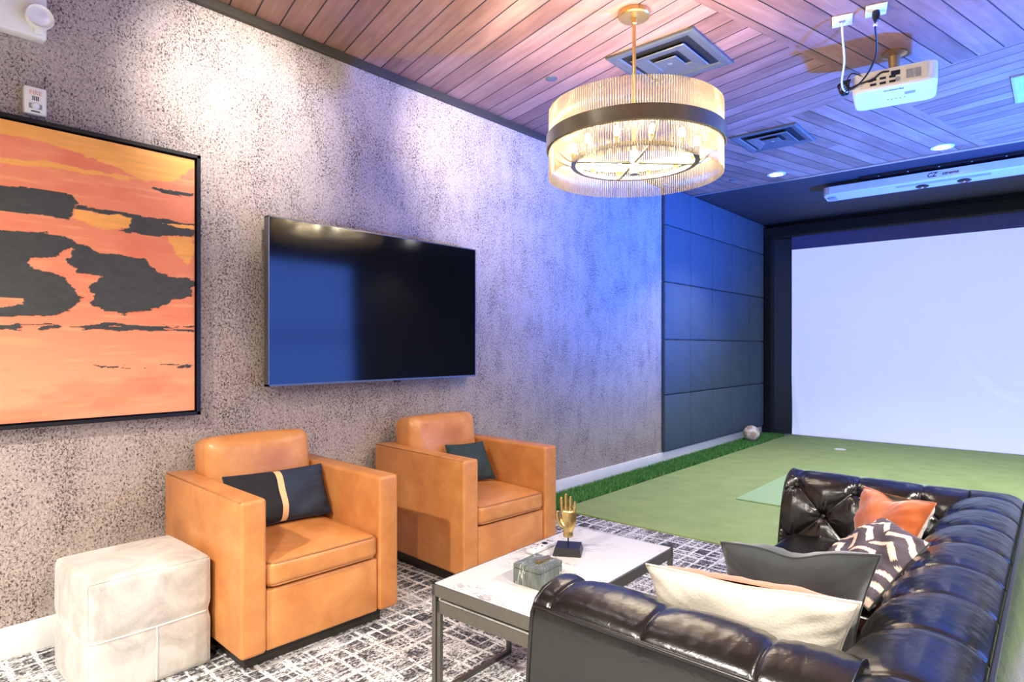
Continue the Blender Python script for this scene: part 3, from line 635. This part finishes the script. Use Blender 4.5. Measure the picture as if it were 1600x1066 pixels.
# ------------------------------------------------------------------ leather armchairs
def crowned(bm, a, b, bev, seg, crown, cut=8):
    box_bm(bm, a, b, bev, seg)
def soft_box(name, a, b, r, mat, parent, crown=(0, 0, 0), n=14, label=None, sub=.0):
    """rounded cushion: superellipsoid-like box with crowned faces"""
    bm = bmesh.new(); bmesh.ops.create_cube(bm, size=2); bmesh.ops.subdivide_edges(bm, edges=bm.edges, cuts=n, use_grid_fill=True)
    S = Vector([(b[i]-a[i])/2 for i in range(3)]); Cn = Vector([(a[i]+b[i])/2 for i in range(3)])
    for q in bm.verts:
        u_ = q.co.copy(); p = Vector((u_.x*S.x, u_.y*S.y, u_.z*S.z)); inner = Vector([max(-(S[i]-r), min(S[i]-r, p[i])) for i in range(3)])
        d = p-inner
        if d.length > 1e-9: p = inner+d.normalized()*min(r, max(abs(d[0]), abs(d[1]), abs(d[2])))
        for i in range(3):
            j, k = (i+1) % 3, (i+2) % 3
            if crown[i]: p[i] += math.copysign(crown[i], u_[i])*abs(u_[i])*(1-u_[j]**2)**.7*(1-u_[k]**2)**.7
        q.co = p+Cn
    return bmobj(name, bm, mat, parent, True, label)
def armchair(name, label, loc, rz):
    t = thing(name, label, 'armchair', loc, rz, 'tan leather armchairs against the wall')
    Dp, Wd, At = .80, .345, .098
    for s in (-1, 1):
        y0, y1 = (-Wd, -Wd+At) if s < 0 else (Wd-At, Wd)
        a = box('armrest', (.005, y0, .066), (Dp, y1, .64), M['tan'], t, bev=.016, seg=4)
        e = .012
        tube('piping', [(Dp-.004, y0+e, .09), (Dp-.004, y0+e, .628), (Dp-.004, y1-e, .628), (Dp-.004, y1-e, .09)], .0034, M['tan_seam'], a, 6)
        yo = y0+.004 if s < 0 else y1-.004
        tube('piping', [(Dp-.010, yo, .636), (.02, yo, .636)], .003, M['tan_seam'], a, 6)
    box('back_frame', (.0, -Wd+.02, .066), (.075, Wd-.02, .635), M['tan'], t, bev=.014, seg=3)
    box('front_panel', (Dp-.10, -Wd+At+.002, .066), (Dp-.012, Wd-At-.002, .292), M['tan'], t, bev=.010, seg=3)
    sc_ = soft_box('seat_cushion', (.18, -Wd+At+.003, .298), (Dp-.004, Wd-At-.003, .398), .026, M['tan'], t, (.004, 0, .022))
    yw = Wd-At-.014
    for z_ in (.306, .390): tube('piping', [(Dp-.18, -yw, z_), (Dp-.020, -yw, z_), (Dp-.008, -yw+.02, z_), (Dp-.006, 0, z_+.0), (Dp-.008, yw-.02, z_), (Dp-.020, yw, z_), (Dp-.18, yw, z_)], .0036, M['tan_seam'], sc_, 6)
    bc_ = soft_box('back_cushion', (-.09, -Wd+At+.002, -.19), (.09, Wd-At-.002, .19), .042, M['tan'], t, (.028, 0, .010))
    bc_.location = (.150, 0, .598); bc_.rotation_euler = (0, -.13, 0)
    box('plinth', (.09, -Wd+.045, 0), (Dp-.075, Wd-.045, .067), M['plinth'], t)
    return t
A1 = (.052, 1.396, -1.9); A2 = (.084, 2.512, -3.7)
armchair('armchair', 'tan leather armchair beside the cream ottoman, holding a striped lumbar pillow', (A1[0], A1[1], 0), math.radians(A1[2]))
armchair('armchair', 'tan leather armchair farther from the ottoman, holding a plain dark teal pillow', (A2[0], A2[1], 0), math.radians(A2[2]))

# ------------------------------------------------------------------ pillows
def pillow_grid(c4, th, side, n=34, pinch=.07, dent=0, seed=1):
    TL, TR, BR, BL = [Vector(q) for q in c4]
    nrm = (TR-BL).cross(TL-BR).normalized()
    V = np.zeros((n, n, 3)); us = np.linspace(-1, 1, n)
    for i, u_ in enumerate(us):
        for j, v_ in enumerate(us):
            uu = u_*(1-pinch*(1-v_*v_)*abs(u_)); vv = v_*(1-pinch*(1-u_*u_)*abs(v_))
            if v_ > 0: vv -= dent*math.exp(-(u_/.32)**2)*v_
            a, b = (uu+1)/2, (vv+1)/2
            p = TL*(1-a)*b+TR*a*b+BR*a*(1-b)+BL*(1-a)*(1-b)
            k = max(0.0, (1-u_*u_)*(1-v_*v_)); h_ = th*k**.42
            h_ += .006*k**.3*math.sin(7*u_+seed)*math.sin(5*v_+2*seed)+.004*k**.3*math.sin(11*u_*v_+seed*3)+.0035*(k*(1-k))**.4*math.sin(23*math.atan2(v_-.15, u_+.1)+seed)*(u_*u_+v_*v_)
            V[i, j] = p+nrm*side*h_
    return V.reshape(-1, 3)
def pillow(name, label, c4, th, front, back=None, pinch=.07, dent=0, n=34, seed=1, blabel=None, flabel=None, bdent=None):
    base = Vector([sum(q[i] for q in c4)/4 for i in range(3)]); base.z = min(q[2] for q in c4)
    C4 = [Vector(q)-base for q in c4]
    t = thing(name, label, 'pillow', base)
    A = pillow_grid(C4, th, 1, n, pinch, dent, seed); B = pillow_grid(C4, th, -1, n, pinch, dent if bdent is None else bdent, seed+1)
    f = mesh('front_cover', A, grid_faces(n, n), front, t, True, flabel); b = mesh('back_cover', B, grid_faces(n, n, 0, True), back or front, t, True, blabel)
    rim = [A[i*n] for i in range(n)]+[A[(n-1)*n+j] for j in range(1, n)]+[A[i*n+n-1] for i in range(n-2, -1, -1)]+[A[j] for j in range(n-2, 0, -1)]
    tube('seam', rim, .0028, front, t, 6, True)
    return t, f, b
def local(A, x, y, z):
    r = math.radians(A[2]); return (A[0]+x*math.cos(r)-y*math.sin(r), A[1]+x*math.sin(r)+y*math.cos(r), z)
# striped lumbar pillow on the near chair
c4 = [local(A1, .335, -.225, .645), local(A1, .335, .235, .640), local(A1, .43, .235, .425), local(A1, .43, -.225, .430)]
t, f, b = pillow('lumbar_pillow', 'dark navy lumbar pillow with one gold stripe on the near armchair', c4, .055, M['navy'], pinch=.05, seed=2)
f.data.materials.append(M['frame_fabric'])
for q in f.data.polygons:
    if q.index < 16*33: q.material_index = 1
nst = 34; Vf = np.array([q.co[:] for q in f.data.vertices]).reshape(nst, nst, 3)
cen = Vector(np.mean(Vf.reshape(-1, 3), 0)); nv_ = (Vector(c4[1])-Vector(c4[3])).cross(Vector(c4[0])-Vector(c4[2])).normalized()
ia, ib = 15, 17
sv = np.concatenate([Vf[ia]+np.array(nv_)*.0022, Vf[ib]+np.array(nv_)*.0022]); mesh('gold_stripe', sv, [(j, nst+j, nst+j+1, j+1) for j in range(nst-1)], M['gold_stripe'], t, True)
# teal square pillow on the far chair
c4 = [local(A2, .30, -.06, .63), local(A2, .37, .165, .635), local(A2, .46, .190, .425), local(A2, .40, -.10, .425)]
pillow('throw_pillow', 'plain dark teal pillow in the corner of the far armchair', c4, .05, M['teal_velvet'], pinch=.06, seed=3)

# ------------------------------------------------------------------ ottoman
ot = thing('ottoman', 'cream cowhide cube ottoman with stitched seams in front of the wall baseboard', 'ottoman', (.425, .81, 0))
def ottp(fx, fy, fz):
    k = lambda a, b: (1-a*a)**.6*(1-b*b)**.6
    return fx, fy, fz
bm = bmesh.new(); bmesh.ops.create_cube(bm, size=2); bmesh.ops.subdivide_edges(bm, edges=bm.edges, cuts=31, use_grid_fill=True)
OS = (.200, .202, .205)
def ott_point(u):
    p = Vector((u[0]*OS[0], u[1]*OS[1], u[2]*OS[2]))
    r = .018; inner = Vector([max(-(OS[i]-r), min(OS[i]-r, p[i])) for i in range(3)]); d = p-inner
    if d.length > 1e-9: p = inner+d.normalized()*min(r, max(abs(d[0]), abs(d[1]), abs(d[2])))
    for i in range(3):
        j, k = (i+1) % 3, (i+2) % 3
        c = .012 if i < 2 else (.016 if u[2] > 0 else 0)
        p[i] += math.copysign(c, u[i])*abs(u[i])*max(0, 1-u[j]**2)**.7*max(0, 1-u[k]**2)**.7
    if abs(u[0]) > .9 or abs(u[1]) > .9: p += Vector((math.copysign(1, u[0])*(abs(u[0]) > .9), math.copysign(1, u[1])*(abs(u[1]) > .9), 0))*(-.006*math.exp(-((u[2])/.10)**2))
    p.z += OS[2]; return p
for q in bm.verts: q.co = ott_point(q.co.copy())
bmobj('hide_cover', bm, M['hide'], ot, True)
S_ = np.linspace(-1, 1, 25)
seams = [[(1, s, .0) for s in S_], [(s, -1, .0) for s in S_], [(1, .05, s) for s in S_ if s < .01]]
for sm in seams:
    if sm: tube('seam', [ott_point(q)*1.0+Vector((.001*(q[0] == 1), -.001*(q[1] == -1), .001*(q[2] == 1))) for q in sm], .0026, M['hide_seam'], ot, 6)
for c in ([(1, -1, s) for s in S_], [(1, s, 1) for s in S_], [(s, -1, 1) for s in S_], [(1, 1, s) for s in S_], [(-1, s, 1) for s in S_]):
    tube('edge_piping', [ott_point(q) for q in c], .0030, M['hide'], ot, 6)

# ------------------------------------------------------------------ coffee tables
TX, TY, TZ = 1.405, 1.43, .38; TRZ = math.radians(1.6)
ct = thing('coffee_table', 'marble topped coffee table with a thin gunmetal frame', 'table', (TX, TY, 0), TRZ)
LW, LL = .475, .893
box('tabletop', (.006, .006, TZ-.022), (LW-.006, LL-.006, TZ), M['marble'], ct, bev=.002, seg=1, label='white veined marble top')
bm = bmesh.new()
for a, b in (((0, 0, TZ-.042), (LW, .016, TZ-.001)), ((0, LL-.016, TZ-.042), (LW, LL, TZ-.001)), ((0, 0, TZ-.042), (.016, LL, TZ-.001)), ((LW-.016, 0, TZ-.042), (LW, LL, TZ-.001))): box_bm(bm, a, b, .0015, 1)
bmobj('apron', bm, M['gunmetal'], ct)
for x in (0, LW-.018):
    for y in (0, LL-.018): box('leg', (x, y, 0), (x+.018, y+.018, TZ-.040), M['gunmetal'], ct, bev=.0015, seg=1)
box('foot_rail', (0.0, LL-.018, 0), (LW, LL, .016), M['gunmetal'], ct, bev=.0015, seg=1)
nt = thing('nesting_table', 'lower gunmetal nesting table tucked under the marble coffee table', 'table', (TX+.022, TY+.004, 0), TRZ)
NW, NL, NZ = LW-.044, .385, TZ-.056
box('tabletop', (.004, .004, NZ-.016), (NW-.004, NL-.004, NZ), M['marble'], nt, bev=.002, seg=1)
bm = bmesh.new()
for a, b in (((0, 0, NZ-.042), (NW, .014, NZ-.001)), ((0, NL-.014, NZ-.042), (NW, NL, NZ-.001)), ((0, 0, NZ-.042), (.014, NL, NZ-.001)), ((NW-.014, 0, NZ-.042), (NW, NL, NZ-.001))): box_bm(bm, a, b, .0015, 1)
bmobj('apron', bm, M['gunmetal'], nt)
for x in (0, NW-.016):
    for y in (0, NL-.016): box('leg', (x, y, 0), (x+.016, y+.016, NZ-.040), M['gunmetal'], nt, bev=.0015, seg=1)
    box('foot_rail', (x, 0, 0), (x+.016, NL, .016), M['gunmetal'], nt, bev=.0015, seg=1)
# marble box
mb = thing('trinket_box', 'small green-grey marble box with a gold bar handle on the coffee table', 'box', (1.672, 1.685, TZ+.001), math.radians(2))
box('body', (-.058, -.066, 0), (.058, .066, .052), M['green_marble'], mb, bev=.002, seg=1)
box('lid', (-.058, -.066, .0532), (.058, .066, .069), M['green_marble'], mb, bev=.002, seg=1)
box('handle', (.006, -.024, .0692), (.022, .048, .081), M['gold'], mb, bev=.002, seg=1)
# remote
rm = thing('remote_control', 'white slim remote control lying on the coffee table behind the marble box', 'remote control', (1.467, 1.965, TZ+.001), math.radians(4))
box('case', (-.021, -.085, 0), (.021, .085, .017), M['pale_grey'], rm, bev=.005, seg=3)
lathe('dial', [(.006, 0), (.006, .002), (.012, .002), (.012, 0)], M['black_plastic'], rm, 20, (0, .02, .017))
for k in range(4):
    for j in range(3):
        if (k + j) % 2 == 0 or k == 3: box('button', (-.014+.011*j, -.062+.022*k+(.05 if k == 3 else 0), .0165), (-.008+.011*j, -.056+.022*k+(.05 if k == 3 else 0), .0185), M['grey_plastic' if k < 2 else 'black_plastic'], rm)
# hand sculpture
hs = thing('hand_sculpture', 'gold open hand sculpture on a black block, standing on the coffee table', 'sculpture', (1.572, 2.00, TZ+.001), math.radians(30))
bm = bmesh.new(); a_, b_, h0 = .056, .048, .030
vs = [bm.verts.new((x*q, y*q, z)) for q, z in ((a_, 0), (b_, h0)) for x, y in ((-1, -1), (1, -1), (1, 1), (-1, 1))]
for f in ((3, 2, 1, 0), (4, 5, 6, 7), (0, 1, 5, 4), (1, 2, 6, 5), (2, 3, 7, 6), (3, 0, 4, 7)): bm.faces.new([vs[q] for q in f])
bmesh.ops.bevel(bm, geom=list(bm.edges), offset=.0015, segments=1, affect='EDGES')
bmobj('base', bm, M['black_plastic'], hs)
lathe('pin', [(0, h0), (.0028, h0), (.0028, .064), (0, .064)], M['black_plastic'], hs, 10)
def loft(rings, name, mat, parent):
    n = len(rings[0]); V = [q for r in rings for q in r]; Fc = [(i*n+k, i*n+(k+1) % n, (i+1)*n+(k+1) % n, (i+1)*n+k) for i in range(len(rings)-1) for k in range(n)]
    Fc += [tuple(range(n))[::-1], tuple(range((len(rings)-1)*n, len(rings)*n))]; return V, Fc
def ell(cx, cz, rx, ry, n=16, tilt=0, cy=0):
    return [Vector((cx+rx*math.cos(2*PI*k/n)*math.cos(tilt), cy+ry*math.sin(2*PI*k/n), cz+rx*math.cos(2*PI*k/n)*math.sin(tilt))) for k in range(n)]
HV, HF = [], []
def addm(V, Fc):
    HF.extend([tuple(q+len(HV) for q in f) for f in Fc]); HV.extend(V)
z0 = .062
addm(*loft([ell(0, z0, .0195, .0135), ell(0, z0+.006, .0205, .014), ell(0, z0+.022, .0185, .0125), ell(.001, z0+.042, .027, .0145), ell(.001, z0+.062, .0315, .0140), ell(.001, z0+.084, .0325, .0120), ell(.0015, z0+.098, .0320, .0105), ell(.002, z0+.104, .028, .008)], '', None, None))
# four fingers of different length, slightly bent, standing up from the palm
for fx, L_, r_, tl, top in ((-.0235, .062, .0073, -.05, .098), (-.0075, .073, .0077, -.01, .101), (.0088, .067, .0074, .03, .099), (.0238, .050, .0065, .07, .095)):
    z1 = z0+top-.014; ring = []
    for q in (0, .1, .3, .38, .46, .62, .70, .78, .90, .97, 1.0):
        k = 1+(.10 if q in (.38, .70) else 0)-.16*q; k *= (.75 if q == .97 else .35 if q == 1 else 1)
        ring.append(ell(fx+tl*L_*q, z1+(L_+.014)*q, r_*k, r_*k*.95, 12, -tl, -.012*q*q))
    addm(*loft(ring, '', None, None))
ring = []   # thumb leaves the side of the palm near the wrist
for q, (tx, tz, rr) in enumerate(((-.018, .040, .011), (-.029, .052, .0105), (-.037, .066, .0092), (-.0405, .080, .0088), (-.0415, .094, .0080), (-.0415, .102, .0062), (-.0415, .106, .003))):
    ring.append(ell(tx, z0+tz, rr, rr*.95, 12, .5 if q < 2 else .1, -.006-.0012*q))
addm(*loft(ring, '', None, None))
bm = bmesh.new(); vs = [bm.verts.new(q) for q in HV]
for f in HF: bm.faces.new([vs[q] for q in f])
hnd = bmobj('hand', bm, M['gold'], hs, True, 'gold hand with fingers straight up')
rmod = hnd.modifiers.new('remesh', 'REMESH'); rmod.mode = 'VOXEL'; rmod.voxel_size = .0014; rmod.use_smooth_shade = True
smod = hnd.modifiers.new('smooth', 'SMOOTH'); smod.iterations = 3; smod.factor = .5

# ------------------------------------------------------------------ ball on the grass
bl = thing('soccer_ball', 'scuffed white and brown ball on the grass strip by the screen', 'ball', (.165, 7.76, 0))
bm = bmesh.new(); bmesh.ops.create_icosphere(bm, subdivisions=5, radius=.098)
for q in bm.verts: q.co.z += .118
o = bmobj('ball_skin', bm, M['ball_print'], bl, True)
P = np.array([q.co[:] for q in o.data.vertices])-np.array([0, 0, .118]); P /= np.linalg.norm(P, axis=1)[:, None]
ph = (1+5**.5)/2; ico = np.array([v_ for a in (-1, 1) for b in (-ph, ph) for v_ in ((0, a, b), (a, b, 0), (b, 0, a))]); ico /= np.linalg.norm(ico, axis=1)[:, None]
d = (P @ ico.T).max(1); Cc = np.tile(np.array(srgb(240, 232, 220)[:3]), (len(P), 1)); Cc[d > .945] = srgb(204, 176, 150)[:3]
nz = fbm(P[:, 0]*6+9, P[:, 1]*6+P[:, 2]*5+9, 4); Cc[nz > .56] *= np.array([.86, .78, .7]); Cc[(d > .935) & (d < .948)] *= .5; set_col(o.data, Cc)

# ------------------------------------------------------------------ tufted black leather sofa
SXF, SXB, SY0, SY1 = 2.155, 2.945, 1.078, 2.975       # arm fronts, back piping, near arm piping, far arm piping
so = thing('sofa', 'black button-tufted leather sofa with even arms, its back to the right edge', 'sofa', (SXB, SY0, 0))
# profile from the outer piping, over the roll, down the inner face: (inset, z)
DZ = -.033
PR = [(.000, .645), (.012, .662), (.036, .678), (.078, .687), (.120, .684), (.155, .668), (.182, .640), (.200, .600), (.212, .55), (.220, .49), (.226, .42), (.230, .36)]
PR_b = [(.000, .645), (.012, .662), (.038, .680), (.090, .690), (.135, .683), (.175, .662), (.205, .630), (.226, .590), (.240, .54), (.250, .48), (.256, .42), (.260, .36)]
PR = [(a, b+DZ) for a, b in PR]; PR_b = [(a, b+DZ) for a, b in PR_b]
def resample(pr, n):
    P = np.array([tuple(q) for q in curve([(a, b, 0) for a, b in pr], 10)])[:, :2]; d = np.r_[0, np.cumsum(np.hypot(*np.diff(P, axis=0).T))]
    s = np.linspace(0, d[-1], n); Q = np.stack([np.interp(s, d, P[:, 0]), np.interp(s, d, P[:, 1])], 1); T = np.gradient(Q, axis=0); T /= np.linalg.norm(T, axis=1)[:, None]
    return Q, np.stack([-T[:, 1], T[:, 0]], 1)*1.0, s       # normal points up/outwards then inwards
def seg_dist(U, S, a, b):
    ax, ay = a; bx_, by_ = b; dx, dy = bx_-ax, by_-ay; L2 = dx*dx+dy*dy
    t = np.clip(((U-ax)*dx+(S-ay)*dy)/L2, 0, 1); return np.hypot(U-(ax+t*dx), S-(ay+t*dy))
def tufted(L_, pr, nu, nv, first, pitch, flip_end=None):
    """height field over (length, arc): buttons on a diamond lattice, creases between them, pleats over the roll"""
    Q, Nn, s = resample(pr, nv); sm = s[-1]
    zi = lambda z_: float(np.interp(-z_, -Q[nv//3:, 1], s[nv//3:]))
    rows = [zi(.612), zi(.500), zi(.385)]
    us = np.linspace(0, L_, nu); U, S = np.meshgrid(us, s, indexing='ij')
    D = np.full(U.shape, 1.0); btn = []
    n = int((L_-first)/pitch)+2
    for r, sr in enumerate(rows):
        for k in range(-1, n):
            uu = first+pitch*k+(pitch/2 if r % 2 else 0)
            if 0.04 < uu < L_-.04: btn.append((uu, sr))
            if r == 0 and 0 < uu < L_: D = np.minimum(D, seg_dist(U, S, (uu, 0), (uu, sr)))
            if r < 2:
                for sg in (-1, 1): D = np.minimum(D, seg_dist(U, S, (uu, sr), (uu+sg*pitch/2, rows[r+1])))
            else: D = np.minimum(D, seg_dist(U, S, (uu, sr), (uu, sm)))
    roll = np.clip(S/rows[0], 0, 1)
    h = (.0025+.020*roll**2.6)*(1-np.exp(-D/(.010+.032*roll)))-.0035*np.exp(-(D/.004)**2)
    for uu, sr in btn:
        r = np.hypot(U-uu, S-sr); th_ = np.arctan2(S-sr, U-uu)
        h -= .016*np.exp(-(r/.022)**2)-.0012*np.sin(15*th_+uu*9)*np.exp(-((r-.035)/.03)**2)
    h *= np.clip(S/.02, 0, 1)
    h += .0012*(fbm(U*40, S*22, 5)-.47)*2*np.clip(S/.05, 0, 1)
    return us, Q, Nn, h, btn, s
def roll_cap(d, pr=PR):      # height of the roll d metres in from an outer end
    a = np.array(pr[:4]); return np.interp(d, a[:, 0], a[:, 1])
OUT = [(-.004, .592), (-.008, .49), (-.010, .30), (-.008, .14)]; BOT = [(.15, .14), (.232, .20)]
OUT_B = [(-.016, .592), (-.040, .49), (-.075, .30), (-.090, .14)]
def solid(name, us, Q, h, Nn, place, cap_lo, cap_hi, OUT):
    """close the tufted sheet with the outer panel and underside and link it"""
    nu, nv = h.shape; ring = []
    for i in range(nu):
        q = Q+Nn*h[i][:, None]
        d0, d1 = us[i], us[-1]-us[i]
        z_ = q[:, 1].copy()
        if cap_lo: z_ = np.minimum(z_, roll_cap(d0)+.008)
        if cap_hi: z_ = np.minimum(z_, roll_cap(d1)+.008)
        q = np.stack([q[:, 0], z_], 1)
        ring.append(np.concatenate([np.array(BOT[::-1]), np.array(OUT[::-1]), q]))
    m = ring[0].shape[0]; V = []
    for i in range(nu):
        for a, z_ in ring[i]: V.append(place(us[i], a, z_, i))
    Fc = [(i*m+k, (i+1)*m+k, (i+1)*m+(k+1) % m, i*m+(k+1) % m) for i in range(nu-1) for k in range(m)]
    Fc += [tuple(range(m)), tuple(range((nu-1)*m, nu*m))[::-1]]
    bm = bmesh.new(); vs = [bm.verts.new(q) for q in V]; bm.verts.ensure_lookup_table()
    for f in Fc: bm.faces.new([vs[q] for q in f])
    bmesh.ops.recalc_face_normals(bm, faces=bm.faces)
    for f in bm.faces: f.smooth = len(f.verts) == 4
    me = bpy.data.meshes.new(name); bm.to_mesh(me); bm.free()
    return link(bpy.data.objects.new(name, me), M['black_leather'], so)
BTN = bpy.data.meshes.new('button')
def add_button(p, nrm):
    q = Vector((0, 0, 1)).rotation_difference(Vector(nrm)).to_matrix()
    return lathe('button', [(0, .006), (.006, .0050), (.0095, .001), (.0085, -.004), (0, -.004)], M['black_piping'], so, 14, p, rot=q)
# back: u runs along +y
us, Q, Nn, h, btn, s = tufted(SY1-SY0, PR_b, 330, 90, 1.42-SY0, .232)
bk = lambda u_, a, z_, i=0: (-a, u_, z_)
solid('backrest', us, Q, h, Nn, bk, True, True, OUT_B)
for uu, sr in btn:
    if .26 < uu < SY1-SY0-.24:
        a = np.array([np.interp(sr, s, Q[:, 0]), np.interp(sr, s, Q[:, 1])]); nn = np.array([np.interp(sr, s, Nn[:, 0]), np.interp(sr, s, Nn[:, 1])]); a = a-nn*.010
        add_button((-a[0], uu, a[1]), (-nn[0], 0, nn[1]))
# arms: u runs from the arm front towards the back (+x)
AL = SXB-SXF-.16
def arm(place, nrmf):
    us, Q, Nn, h, btn, s = tufted(AL, PR, 190, 80, .262-.222, .222)
    o = solid('armrest', us, Q, h, Nn, place, False, False, OUT)
    for uu, sr in btn:
        if uu < AL-.07:
            a = np.array([np.interp(sr, s, Q[:, 0]), np.interp(sr, s, Q[:, 1])]); nn = np.array([np.interp(sr, s, Nn[:, 0]), np.interp(sr, s, Nn[:, 1])]); a = a-nn*.010
            add_button(place(uu, a[0], a[1]), nrmf(nn))
    return o
X0 = SXF-SXB; LY = SY1-SY0
lean = lambda u_, z_: X0+u_-.055*max(0, .66-z_)*max(0, 1-u_/.15)
near = lambda u_, a, z_, i=0: (lean(u_, z_), a, z_)
far = lambda u_, a, z_, i=0: (lean(u_, z_), LY-a, z_)
arm(near, lambda n_: (0, n_[0], n_[1])); arm(far, lambda n_: (0, -n_[0], n_[1]))
# piping: outer edge of the roll and down each arm front
pp = [(X0-.002, -.001, .620)]+[(X0+k*.1, -.003, .620) for k in range(1, 8)]+[(-.02, -.003, .620), (.003, .02, .620)]+[(.004, .02+.12*k, .620) for k in range(1, 15)]+[(.004, LY-.02, .620), (-.02, LY+.003, .620)]+[(X0+k*.1, LY+.003, .620) for k in range(7, 0, -1)]+[(X0-.002, LY+.001, .620)]
tube('piping', pp, .0055, M['black_piping'], so, 8)
for f_ in (near, far):
    edge = [f_(0, a, z_) for a, z_ in [(-.01, .14), (-.010, .30), (-.008, .49), (-.003, .602)]+PR[1:]]
    tube('piping', [(x-.002, y, z+.002) for x, y, z in edge], .0048, M['black_piping'], so, 8)
# seat
for k in range(2):
    y0 = .232+k*(LY-.464)/2; c = soft_box('seat_cushion', (X0+.03, y0+.003, .30), (-.262, y0+(LY-.464)/2-.003, .425), .035, M['black_leather'], so, (.0, 0, .018), 14)
box('base_frame', (X0+.01, .02, .12), (-.02, LY-.02, .30), M['black_leather'], so, bev=.015, seg=3)
for x in (X0+.06, -.10):
    for y in (.06, LY-.11): box('leg', (x, y, 0), (x+.05, y+.05, .122), M['plinth'], so, bev=.004)

# ------------------------------------------------------------------ pillows on the sofa
pillow('lumbar_pillow', 'cream lumbar pillow with rust back leaning on the near sofa arm', [(2.285, 1.345, .672), (2.755, 1.325, .712), (2.672, 1.445, .455), (2.29, 1.455, .450)], .060, M['cream'], M['rust'], .05, .05, seed=4, bdent=-.02, flabel='cream linen side', blabel='rust velvet side')
pillow('throw_pillow', 'plain charcoal velvet square pillow standing behind the cream lumbar pillow', [(2.375, 1.575, .690), (2.748, 1.535, .748), (2.662, 1.66, .455), (2.36, 1.70, .452)], .065, M['charcoal_velvet'], None, .05, .16, seed=5)
t, f, b = pillow('throw_pillow', 'dark grey pillow printed with pink-cream brush strokes, lying against the sofa back', [(2.448, 2.154, .505), (2.618, 2.320, .640), (2.775, 2.000, .668), (2.650, 1.90, .485)], .055, M['brush_print'], M['brush_print'], .05, 0, n=90, seed=6)
for q in (f, b):
    n = 90; us = np.linspace(-1, 1, n); Ug, Vg = np.meshgrid(us, us, indexing='ij'); Ug = Ug.ravel(); Vg = Vg.ravel()
    a = Ug*1.0+.10*np.sin(Vg*4)
    zz = np.abs(((Vg*1.15+.25*np.sin(Ug*2.2)) % 1.0)-.5)*2      # rows
    row = np.floor(Vg*1.15+.25*np.sin(Ug*2.2))
    w_ = ((Ug*2.5+.9*row+.80*np.abs(zz)+.08*np.sin(9*Vg)) % 1.0); m_ = (w_ < .36) & (zz < .90)
    cc = np.tile(np.array(srgb(74, 66, 76)[:3]), (len(Ug), 1)); cc[m_] = srgb(236, 208, 188)[:3]; set_col(q.data, cc)
for ch_ in t.children:
    if ch_.name.startswith('seam'): ch_.data.materials[0] = M['charcoal_velvet']
pillow('lumbar_pillow', 'rust velvet pillow with cream back propped in the far sofa corner', [(2.513, 2.500, .697), (2.755, 2.27, .722), (2.655, 2.24, .47), (2.495, 2.46, .46)], .055, M['rust'], M['cream'], .05, .16, seed=7, bdent=-.02, flabel='rust velvet side', blabel='cream linen side')
